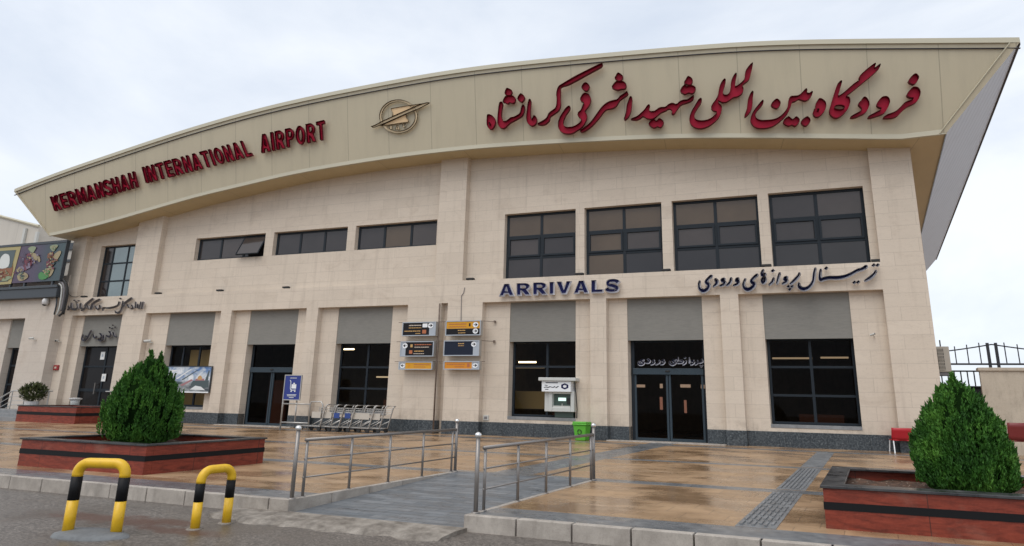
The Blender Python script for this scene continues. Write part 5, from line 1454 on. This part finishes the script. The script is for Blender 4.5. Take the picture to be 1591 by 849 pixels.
r3 = dsign('s3', 'black sign whose arrow points left, left column middle', [(.14,1,0,1,'sblack'),(0,.14,0,1,'sgrey')], [(.12,.74,.20,-1)], [(.42,.95,.82,.09,2),(.42,.88,.63,.08,1),(.42,.72,.34,.10,0),(.40,.74,.15,.07,1)], [(.29,.36,.62,.84,'stext'),(.26,.36,.14,.40,'sred')])
r4 = dsign('s4', 'nearly empty dark navy sign with one arrow, right column middle', [(0,.84,0,1,'snavy'),(.84,1,0,1,'sgrey')], [(.86,.78,.19,1)], [(.40,.58,.84,.09,0),(.40,.58,.68,.06,0)], [])
r5 = dsign('s5', 'slim amber sign whose arrow points left, left column bottom', [(.18,1,0,1,'syellow'),(0,.18,0,1,'sgrey')], [(.10,.50,.38,-1)], [(.45,.95,.68,.16,2),(.45,.82,.32,.12,2)], [(.26,.33,.30,.75,'sorange')])
r6 = dsign('s6', 'slim orange sign whose arrow points right, right column bottom', [(0,.80,0,1,'sorange'),(.80,1,0,1,'sgrey')], [(.90,.50,.38,1)], [(.06,.60,.68,.16,2),(.30,.58,.32,.12,2)], [(.66,.74,.25,.80,'sred')])
rk = empty('sign_rack', ob(-10.32, SY+.2, 0), 'tall rusty steel pole with thin rods carrying the direction signs', 'sign support')
xp = A(675, 600, SY+.12)[0]; xp = (A(680,480,SY+.14)[0]+A(672.5,680,SY+.14)[0])/2
mb = MB(); ztp = A(681,472,SY+.2)[1]
M['rust'] = concrete('weathered steel pole', (.20, .15, .12), (.11, .075, .055), .6, 4)
mb.tube([ob(xp,SY+.20,gz(SY)), ob(xp,SY+.20,ztp)], .035, 8); mb.build('pole', M['rust'], rk, smooth=True)
for r_ in (r1, r3, r5):
    z = r_[3]+.02; mb = MB(); mb.tube([ob(r_[0]-.35,SY+.21,z), ob(-8.55 if r_ is not r5 else r2[1]+.1,SY+.21,z)], .012, 6); mb.build('rod', M['rust'], rk)
    if r_ is not r5:
        mb = MB(); mb.tube([ob(-8.55,SY+.21,z), ob(-8.2,D1-.02,z)], .012, 6); mb.lathe(ob(-8.2,D1-.06,z), [(.05,-.04),(.05,.04)], 8); mb.build('bracket', M['rust'], rk)

# ------------------------------------------------------------------ cash machine
YA = .10
xa, xb_ = A(845,630,YA)[0], A(892,630,YA)[0]; za, zb_ = A(868,640,YA)[1], A(868,608,YA)[1]
zc = A(868,587,YA)[1]
atm = empty('cash_machine', ob((xa+xb_)/2, .3, .7), 'pale grey cash machine with a lit screen set in the shop window', 'cash machine')
mb = MB()
# shell with a slanted lower side: front ring around the recess
sx0, sx1 = xa+.32, xb_-.14; sz0, sz1 = za+.16, zb_-.10
for x0, x1, z0, z1 in ((xa+.18,sx0,za,zb_),(sx1,xb_,za,zb_),(sx0,sx1,za,sz0),(sx0,sx1,sz1,zb_)): mb.box(x0, x1, YA, YA+.3, z0, z1)
mb.box(xa, xa+.179, YA+.05, YA+.5, za, zb_+.05)
mb.build('shell', M['lightgrey'], atm, bevel=.015)
mb = MB(); mb.box(sx0, sx1, YA+.16, YA+.3, sz0, sz1); mb.build('recess', M['atmgreen'], atm)
mb = MB(); mb.box(sx0+.18, sx1-.24, YA+.13, YA+.159, sz0+.24, sz1-.14); mb.build('screen', M['screen'], atm)
mb = MB(); mb.box(sx0+.02, sx1-.02, YA+.02, YA+.16, sz0-.0, sz0+.06); mb.box(sx0+.35, sx1-.36, YA+.06, YA+.15, sz0+.061, sz0+.14); mb.build('keypad_shelf', M['plastic'], atm)
mb = MB(); mb.box(sx1-.20, sx1-.06, YA+.14, YA+.159, sz0+.12, sz0+.34); mb.build('card_slot', M['rubber'], atm)
mb = MB(); hx0, hx1 = A(842,600,YA-.1)[0], A(887,600,YA-.1)[0]; hz0, hz1 = A(865,609,YA-.1)[1], A(865,592.5,YA-.1)[1]
mb.box(hx0, hx1, YA-.12, YA+.4, hz0, hz1); mb.build('header_box', M['swhite'], atm, bevel=.01)
mb = MB(); mb.box(hx0-.1, A(896,588,YA-.1)[0], YA-.2, YA+.4, hz1+.004, hz1+.13); mb.build('canopy', M['lightgrey'], atm, bevel=.02)
f_ = uvf(hx0, hx1, hz0, hz1, YA-.12); asp = (hx1-hx0)/(hz1-hz0)
mb = MB(); hexo = [(.80+.14*math.cos(R(30+60*i)), .52+.14*asp*.72*math.sin(R(30+60*i))) for i in range(6)]; hexi = [(.80+.07*math.cos(R(30+60*i)), .52+.07*asp*.72*math.sin(R(30+60*i))) for i in range(6)]
plate(mb, [hexo, hexi], f_, .004, 0); mb.build('bank_emblem', M['navy'], atm, fix=False)
mb = MB(); plate(mb, [[(.14,.80),(.56,.80),(.56,.88),(.14,.88)]], f_, .004, None)
for pts in ([(.10,.40,.05),(.16,.44,.05),(.22,.40,.06),(.30,.48,.05)], [(.34,.44,.05),(.40,.40,.05),(.46,.50,.04)], [(.50,.38,.05),(.58,.52,.04)], [(.14,.22,.05),(.22,.22,.05)], [(.12,.62,.04),(.20,.56,.04)]): ribbon(mb, pts, f_, .004, 0)
mb.build('lettering', M['snavy'], atm, fix=False)
mb = MB(); mb.box(xa+.35, xb_-.1, YA+.16, YA+.42, .76, za-.005); mb.build('pedestal', M['atmgreen'], atm)
mb = MB(); xk = A(894.5,600,YA)[0]; mb.tube([ob(xk-.06,YA+.05,hz1-.1), ob(xk,YA+.03,hz0-.05), ob(xk+.03,YA+.05,za+.1), ob(xk-.02,YA+.12,.75)], .02, 6); mb.build('cable', M['rubber'], atm)

# ------------------------------------------------------------------ bin, chairs, small wall things
xg, yg = -4.5, -.42
x0, x1 = A(893.5,665,yg)[0], A(916,665,yg)[0]; zt2 = A(905,655.5,yg)[1]
bn = empty('litter_bin', ob((x0+x1)/2, yg, gz(yg)), 'bright green plastic litter bin with lid beside the cash machine', 'litter bin')
def taper(mb, x0, x1, y0, y1, z0, z1, t):
    vs_ = [ob(x0+t,y0+t,z0),ob(x1-t,y0+t,z0),ob(x1-t,y1-t,z0),ob(x0+t,y1-t,z0),ob(x0,y0,z1),ob(x1,y0,z1),ob(x1,y1,z1),ob(x0,y1,z1)]
    mb.add(vs_, [(3,2,1,0),(4,5,6,7),(0,1,5,4),(1,2,6,5),(2,3,7,6),(3,0,4,7)])
mb = MB(); taper(mb, x0+.03, x1-.03, yg-.25, yg+.22, gz(yg), zt2-.12, .06); mb.build('body', M['green'], bn, bevel=.02)
mb = MB(); mb.box(x0, x1, yg-.29, yg+.25, zt2-.12, zt2-.07); mb.box(x0+.02, x1-.02, yg-.27, yg+.23, zt2-.07, zt2); mb.build('lid', M['green'], bn, bevel=.02)
f_ = uvf(x0, x1, gz(yg), zt2-.12, yg-.235)
mb = MB(); 
for k in range(3):
    a0 = R(90+120*k); ribbon(mb, [(.5+.12*math.cos(a0), .55+.16*math.sin(a0), .05), (.5+.13*math.cos(a0+.8), .55+.17*math.sin(a0+.8), .05), (.5+.12*math.cos(a0+1.5), .55+.16*math.sin(a0+1.5), .05)], f_, .01, 0)
mb.build('symbol', M['rubber'], bn, fix=False)
def chair(loc, w, h, m1, label):
    e = empty('plastic_chair', loc, label, 'chair', world_children=False)
    mb = MB(); n = 8
    for i in range(n):
        for j in range(4):
            def P(a, b):
                u = a/n*2-1; v = b/4; return Vector((u*w/2, -.05+.07*u*u*-1+.10*v, h*.52+(h*.48)*v))
            mb.quad(P(i,j), P(i+1,j), P(i+1,j+1), P(i,j+1))
    o = mb.build('backrest', m1, e, smooth=True, weld=True); sm = o.modifiers.new('thick', 'SOLIDIFY'); sm.thickness = .02
    mb = MB(); mb.box(-w*.48, w*.48, -.52, -.04, h*.49, h*.53, o=lambda x, y, z: Vector((x, y, z))); mb.build('seat', m1, e, bevel=.02)
    for sx_ in (-1, 1):
        for y0, y1 in ((-.5, -.58), (-.08, .02)):
            mb = MB(); mb.tube([(sx_*w*.44, y0, h*.49), (sx_*w*.47, y1, 0)], .018, 7); mb.build('leg', M['swhite'], e)
    return e
yc = -.45; ca = A(1404.5, 690, yc)
chair(ob(ca[0], yc+.1, gz(yc)), A(1421,670,yc)[0]-A(1388,670,yc)[0], A(1404,665.5,yc)[1]-gz(yc), M['redplastic'], 'bright red plastic chair with white legs against the granite plinth').rotation_euler = (0,0,math.pi)
yc = -1.3; ca = A(1592, 690, yc)
chair(ob(ca[0], yc+.1, gz(yc)), A(1613,670,yc)[0]-A(1571,670,yc)[0], A(1590,657.5,yc)[1]-gz(yc), M['redwine'], 'wine red chair cut by the right edge in front of the beige wall').rotation_euler = (0,0,math.pi)
# poster by the left window
YP = -.03
pz = [(262,571),(329.5,570),(325.5,609),(255,608)]
q = [A(x, y, YP) for x, y in pz]; x0, x1, z0, z1 = (q[0][0]+q[3][0])/2-.25, (q[1][0]+q[2][0])/2, (q[2][1]+q[3][1])/2, (q[0][1]+q[1][1])/2
ps = empty('poster_banner', ob((x0+x1)/2, YP, z0), 'framed poster of a cloudy blue aircraft scene beside the left thuja', 'poster')
def poster():
    b = NB('poster print'); P, x, y, z = b.pos()
    zz_ = b.math('DIVIDE', b.math('SUBTRACT', z, z0), z1-z0)
    n = b.noise(b.comb(x, b.math('MULTIPLY', z, 1.3)), 1.7, 6, .6, .6)
    s = b.ramp(n, [(.38, (.07, .16, .36)), (.52, (.42, .48, .55)), (.62, (.72, .74, .76))])
    g = b.ramp(n, [(.35, (.04, .05, .06)), (.55, (.25, .27, .28)), (.68, (.66, .68, .68))])
    b.col(b.mix(b.ramp(zz_, [(.32, 1.), (.5, 0.)]), s, g)); b.rough(.3); return b.m
mb = MB(); mb.box(x0, x1, YP-.03, YP+.01, z0, z1); mb.build('print', poster(), ps)
mb = MB(); t = .04
mb.box(x0-t, x0, YP-.045, YP+.02, z0-t, z1+t); mb.box(x1, x1+t, YP-.045, YP+.02, z0-t, z1+t); mb.box(x0, x1, YP-.044, YP+.02, z1, z1+t); mb.build('frame', M['gutter'], ps)
mb = MB(); mb.box(x0, x1, YP-.044, YP+.02, z0-t*1.3, z0); mb.build('bottom_rail', M['swhite'], ps)
f_ = uvf(x0, x1, z0, z1, YP-.03)
M['pgold'] = mat('poster gold dome', (.50, .28, .10), .4); M['pdark'] = mat('poster dark hangar', (.06, .085, .09), .4); M['pwhite'] = mat('poster white smoke', (.68, .70, .70), .4); M['ppink'] = mat('poster red lattice', (.34, .16, .17), .4)
for pts, mt, o in (([(.74,.50),(.75,.60),(.79,.66),(.83,.60),(.84,.50),(.79,.47)], 'pgold', .0045), ([(.70,.44),(.71,.52),(.88,.53),(.89,.45)], 'ppink', .0042), ([(.10,.62),(.22,.70),(.30,.66),(.24,.58),(.12,.56)], 'pwhite', .0035), ([(.20,.30),(.34,.40),(.46,.36),(.40,.28)], 'pdark', .0028), ([(.05,.80),(.20,.88),(.34,.86),(.22,.79)], 'pwhite', .0028), ([(.62,.28),(.66,.44),(.98,.46),(.99,.18),(.80,.10),(.66,.16)], 'pdark', .003), ([(.62,.08),(.72,.24),(.84,.20),(.93,.06)], 'pwhite', .005), ([(.40,.25),(.62,.50),(.66,.46),(.46,.22)], 'ppink', .003), ([(.30,.52),(.58,.92),(.60,.90),(.34,.50)], 'pwhite', .003), ([(.42,.48),(.72,.88),(.73,.86),(.45,.46)], 'pdark', .0035), ([(.90,.46),(.95,.86),(.97,.86),(.96,.46)], 'pdark', .004)):
    mb = MB(); plate(mb, [pts], f_, o, None); mb.build('picture', M[mt], ps, fix=False)
# papers on the side door
for (px, py, wp, hp), lb in (((159.5,553,7.5,12), 'upper white notice taped to the left side door'), ((161,587,7.5,11.5), 'lower white notice taped to the left side door')):
    q = A(px, py, DG-.01); s = 930/((at(px,py,DG)-CAM).dot(AF)); w, h = wp/s/2*1.15, hp/s/2
    e = empty('notice', ob(q[0], DG-.01, q[1]-h), lb, 'notice', 'paper notices on the side door')
    mb = MB(); mb.box(q[0]-w, q[0]+w, DG-.014, DG-.006, q[1]-h, q[1]+h); mb.build('sheet', M['paper'], e)
    f_ = uvf(q[0]-w, q[0]+w, q[1]-h, q[1]+h, DG-.014); mb = MB()
    plate(mb, [[(.3,.35),(.7,.35),(.7,.65),(.5,.72),(.3,.65)]], f_, .003, None); mb.build('print', M['sgrey'], e, fix=False)
# cameras
def bullet(px, py, Y, label, d=(1, -.8, -.25), s=1.):
    c = at(px, py, Y); e = empty('security_camera', c, label, 'security camera', 'small security cameras on the walls')
    v = Vector(d).normalized(); mb = MB(); mb.tube([c+Vector((0,-.18,0))-v*.13*s, c+Vector((0,-.18,0))+v*.13*s], .065*s, 10); mb.build('body', M['plastic'], e)
    mb = MB(); mb.tube([c+Vector((0,-.18,0))+v*.13*s, c+Vector((0,-.18,0))+v*.145*s], .05*s, 10); mb.build('lens', M['rubber'], e)
    mb = MB(); mb.tube([c+Vector((.14*s,0,-.06)), c+Vector((.12*s,-.12,-.06)), c+Vector((0,-.18,-.02))], .025*s, 6); mb.build('bracket', M['plastic'], e)
bullet(54.5, 526.5, WY, 'small bullet camera on the side wing wall above the potted plant', (-1,-.6,-.2), .8)
bullet(234, 531, D1, 'white bullet camera right above the left thuja bush', (-1,-.8,-.2), 1.15)
bullet(1353.5, 521, D1, 'tiny camera on the bare wall right of the rightmost shop window', (1,-.6,.3), .55)
bullet(93.5, 530, 0, 'small grey camera on the pillar over the red alarm box', (.6,-1,-.3), .8)
c = at(71, 467, WY-.15); e = empty('dome_camera', c, 'white dome camera hanging under the charcoal gutter', 'security camera')
mb = MB(); mb.lathe(c, [(.03,-.26),(.13,-.22),(.15,-.12),(.15,0),(.10,.1)], 14); mb.build('housing', M['potwhite'], e, smooth=True)
mb = MB(); mb.lathe(c+Vector((0,-.02,0)), [(.02,-.30),(.09,-.27),(.10,-.225)], 12); mb.build('dome', M['rubber'], e, smooth=True)
mb = MB(); mb.tube([c+Vector((0,0,.08)), c+Vector((.12,.05,.14)), c+Vector((.18,.16,.14))], .03, 6); mb.build('arm', M['plastic'], e)
q = A(87.5, 571.5, WY+.3); 
e = empty('alarm_box', ob(q[0], 0, q[1]-.15), 'small red alarm box on the wall between wing and side door', 'alarm')
q = A(87.5, 571.5, -.04); mb = MB(); mb.box(q[0]-.16, q[0]+.16, -.08, -.001, q[1]-.13, q[1]+.13); mb.build('box', M['alarm'], e, bevel=.02)
mb = MB(); mb.box(q[0]-.07, q[0]+.07, -.09, -.081, q[1]-.05, q[1]+.05); mb.build('label_plate', M['stextw'], e)
q = A(755.5, 649.5, D1); e = empty('socket_box', ob(q[0], D1-.03, q[1]-.08), 'small pale wall socket just above the plinth near the right signs', 'socket')
mb = MB(); mb.box(q[0]-.11, q[0]+.11, D1-.04, D1-.001, q[1]-.10, q[1]+.10); mb.build('plate', M['plastic'], e, bevel=.01)
mb = MB(); mb.box(q[0]-.06, q[0]+.06, D1-.05, D1-.041, q[1]-.05, q[1]+.05); mb.build('cover', M['steelgrey'], e)
wc = empty('wall_cable', at(717, 478, -.02), 'thin grey cable running down the stone wall above the signs', 'cable')
mb = MB(); mb.tube([at(x, y, -.015) for x, y in ((722,447),(720.5,455),(717,460),(716.6,480),(716.2,499))], .014, 5); mb.build('cable_run', M['steelgrey'], wc)
# ledge floodlights
for (px, py), lb in (((131,461),'small dark floodlight on the ledge under the tall left window'), ((246,457.5),'small dark floodlight on the ledge beside the second pillar'), ((342,452),'small dark floodlight on the ledge below the left strip window'), ((445,448),'small dark floodlight on the ledge below the middle strip window'),
                     ((731,434),'small dark floodlight on the ledge beside the central pillar'), ((900.5,427),'small dark floodlight on the ledge between the first two big windows'), ((1035,421),'small dark floodlight on the ledge between the two middle big windows'), ((1191,414),'small dark floodlight on the ledge between the last two big windows'), ((1362,407),'small dark floodlight on the ledge right of the last big window')):
    q = A(px, py, .1); e = empty('floodlight', ob(q[0], .1, ZB), lb, 'floodlight', 'floodlights on the ledge')
    mb = MB(); mb.box(q[0]-.16, q[0]+.16, .02, .16, ZB+.03, ZB+.11); mb.build('housing', M['rubber'], e, bevel=.01)
    mb = MB(); mb.box(q[0]-.05, q[0]+.05, .06, .12, ZB+.001, ZB+.029); mb.build('foot', M['steelgrey'], e)

# ------------------------------------------------------------------ right side: wall, fence, air conditioner
YW = .9
x0 = A(1526, 600, YW)[0]; zt3 = A(1560, 574, YW)[1]
bw = empty('boundary_wall', ob(x0+4, YW, 0), 'beige rendered boundary wall behind the right thuja', 'wall')
mb = MB(); mb.box(x0, x0+25, YW, YW+.3, -.1, zt3-.06); mb.build('body', M['beige'], bw)
mb = MB(); mb.box(x0-.06, x0+25, YW-.06, YW+.36, zt3-.058, zt3+.05); mb.build('coping', M['beige'], bw, bevel=.015)
mb = MB(); mb.box(x0-.015, x0+1.05, YW-.012, YW-.001, 0, zt3-.06); mb.build('end_pilaster', M['beige'], bw)
YF = 2.2
fe = empty('iron_fence', ob(9, YF, 0), 'black iron fence with a wavy top between the terminal and the beige wall', 'fence')
xf0 = A(1440, 560, YF)[0]; xf1 = A(1544, 560, YF)[0]+4.4
zr_ = A(1500, 566, YF)[1]; zs_ = A(1500, 577, YF)[1]; zg = A(1490, 601, YF)[1]
postx = A(1544, 560, YF)[0]
ztop = lambda x: A(1544,535.5,YF)[1]-.50*math.sin(math.pi*min(1, abs(((x-postx)/4.6) % 1)))**1.0*.55
mb = MB(); n = 60
pts = [ob(xf0+(xf1-xf0)*i/150, YF, ztop(xf0+(xf1-xf0)*i/150)) for i in range(151)]
mb.tube(pts, .022, 5); mb.tube([ob(xf0,YF,zr_), ob(xf1,YF,zr_)], .035, 6); mb.tube([ob(xf0,YF,zs_), ob(xf1,YF,zs_)], .03, 6); mb.tube([ob(xf0,YF,zg), ob(xf1,YF,zg)], .03, 6)
mb.build('rail', M['ironblack'], fe)
xf1 = postx+4.4
x = postx-.36*8
while x < xf1:
    if abs(x-postx) > .2: mb = MB(); mb.tube([ob(x,YF,zr_), ob(x,YF,ztop(x)+.13)], .017, 5); mb.build('picket', M['ironblack'], fe)
    x += .36
x = xf0
while x < postx+1.: mb = MB(); mb.tube([ob(x,YF,zg), ob(x,YF,zs_)], .02, 5); mb.build('picket', M['ironblack'], fe); x += .19
for k in (-1, 0):
    for d in (-.12, .12):
        x = postx+4.6*k+d
        if x < xf0: continue
        mb = MB(); mb.box(x-.042, x+.042, YF-.042, YF+.042, 0, A(1544,534,YF)[1]+.02); mb.build('post', M['ironblack'], fe)
mb = MB(); mb.box(xf0, xf1, YF+.03, YF+.05, 0, zg-.02); mb.build('sheet', M['ironblack'], fe)
# air conditioner on the flank
ya = 1.1
xa, xb_ = XR+.08, A(1476.5,558,ya)[0]; za, zb_ = A(1468,578,ya)[1], A(1466,538.5,ya)[1]
ac = empty('air_conditioner', ob((xa+xb_)/2, ya+.4, za), 'beige air conditioner unit on the right flank of the terminal', 'air conditioner')
mb = MB(); mb.box(xa, xb_, ya, ya+.75, za, zb_); mb.build('case', M['acbeige'], ac, bevel=.015)
xm = A(1467,558,ya)[0]
mb = MB(); mb.box(xa+.03, xm, ya-.012, ya-.001, za+.06, zb_-.06); mb.build('grille_back', M['rubber'], ac)
mb = MB()
for i in range(7): 
    z = za+.08+(zb_-za-.16)*i/6; mb.box(xa+.03, xm, ya-.03, ya-.013, z-.008, z+.008)
for i in range(5):
    x = xa+.05+(xm-xa-.08)*i/4; mb.box(x-.008, x+.008, ya-.034, ya-.031, za+.06, zb_-.06)
mb.build('grille', M['acbeige'], ac)
mb = MB(); mb.box(XR+.03, xb_-.02, ya+.05, ya+.11, za-.10, za-.003); mb.box(XR+.03, xb_-.02, ya+.62, ya+.68, za-.10, za-.003); mb.box(XR+.025, XR+.07, ya+.05, ya+.68, za-.5, za-.101); mb.build('bracket', M['steelgrey'], ac)
mb = MB(); mb.tube([ob(xa+.15,ya+.1,zb_+.22), ob(xa+.15,ya+.1,zb_)], .02, 6); mb.build('pipe', M['rubber'], ac)

for o in COL.objects:
    if '_world' in o: del o['_world']
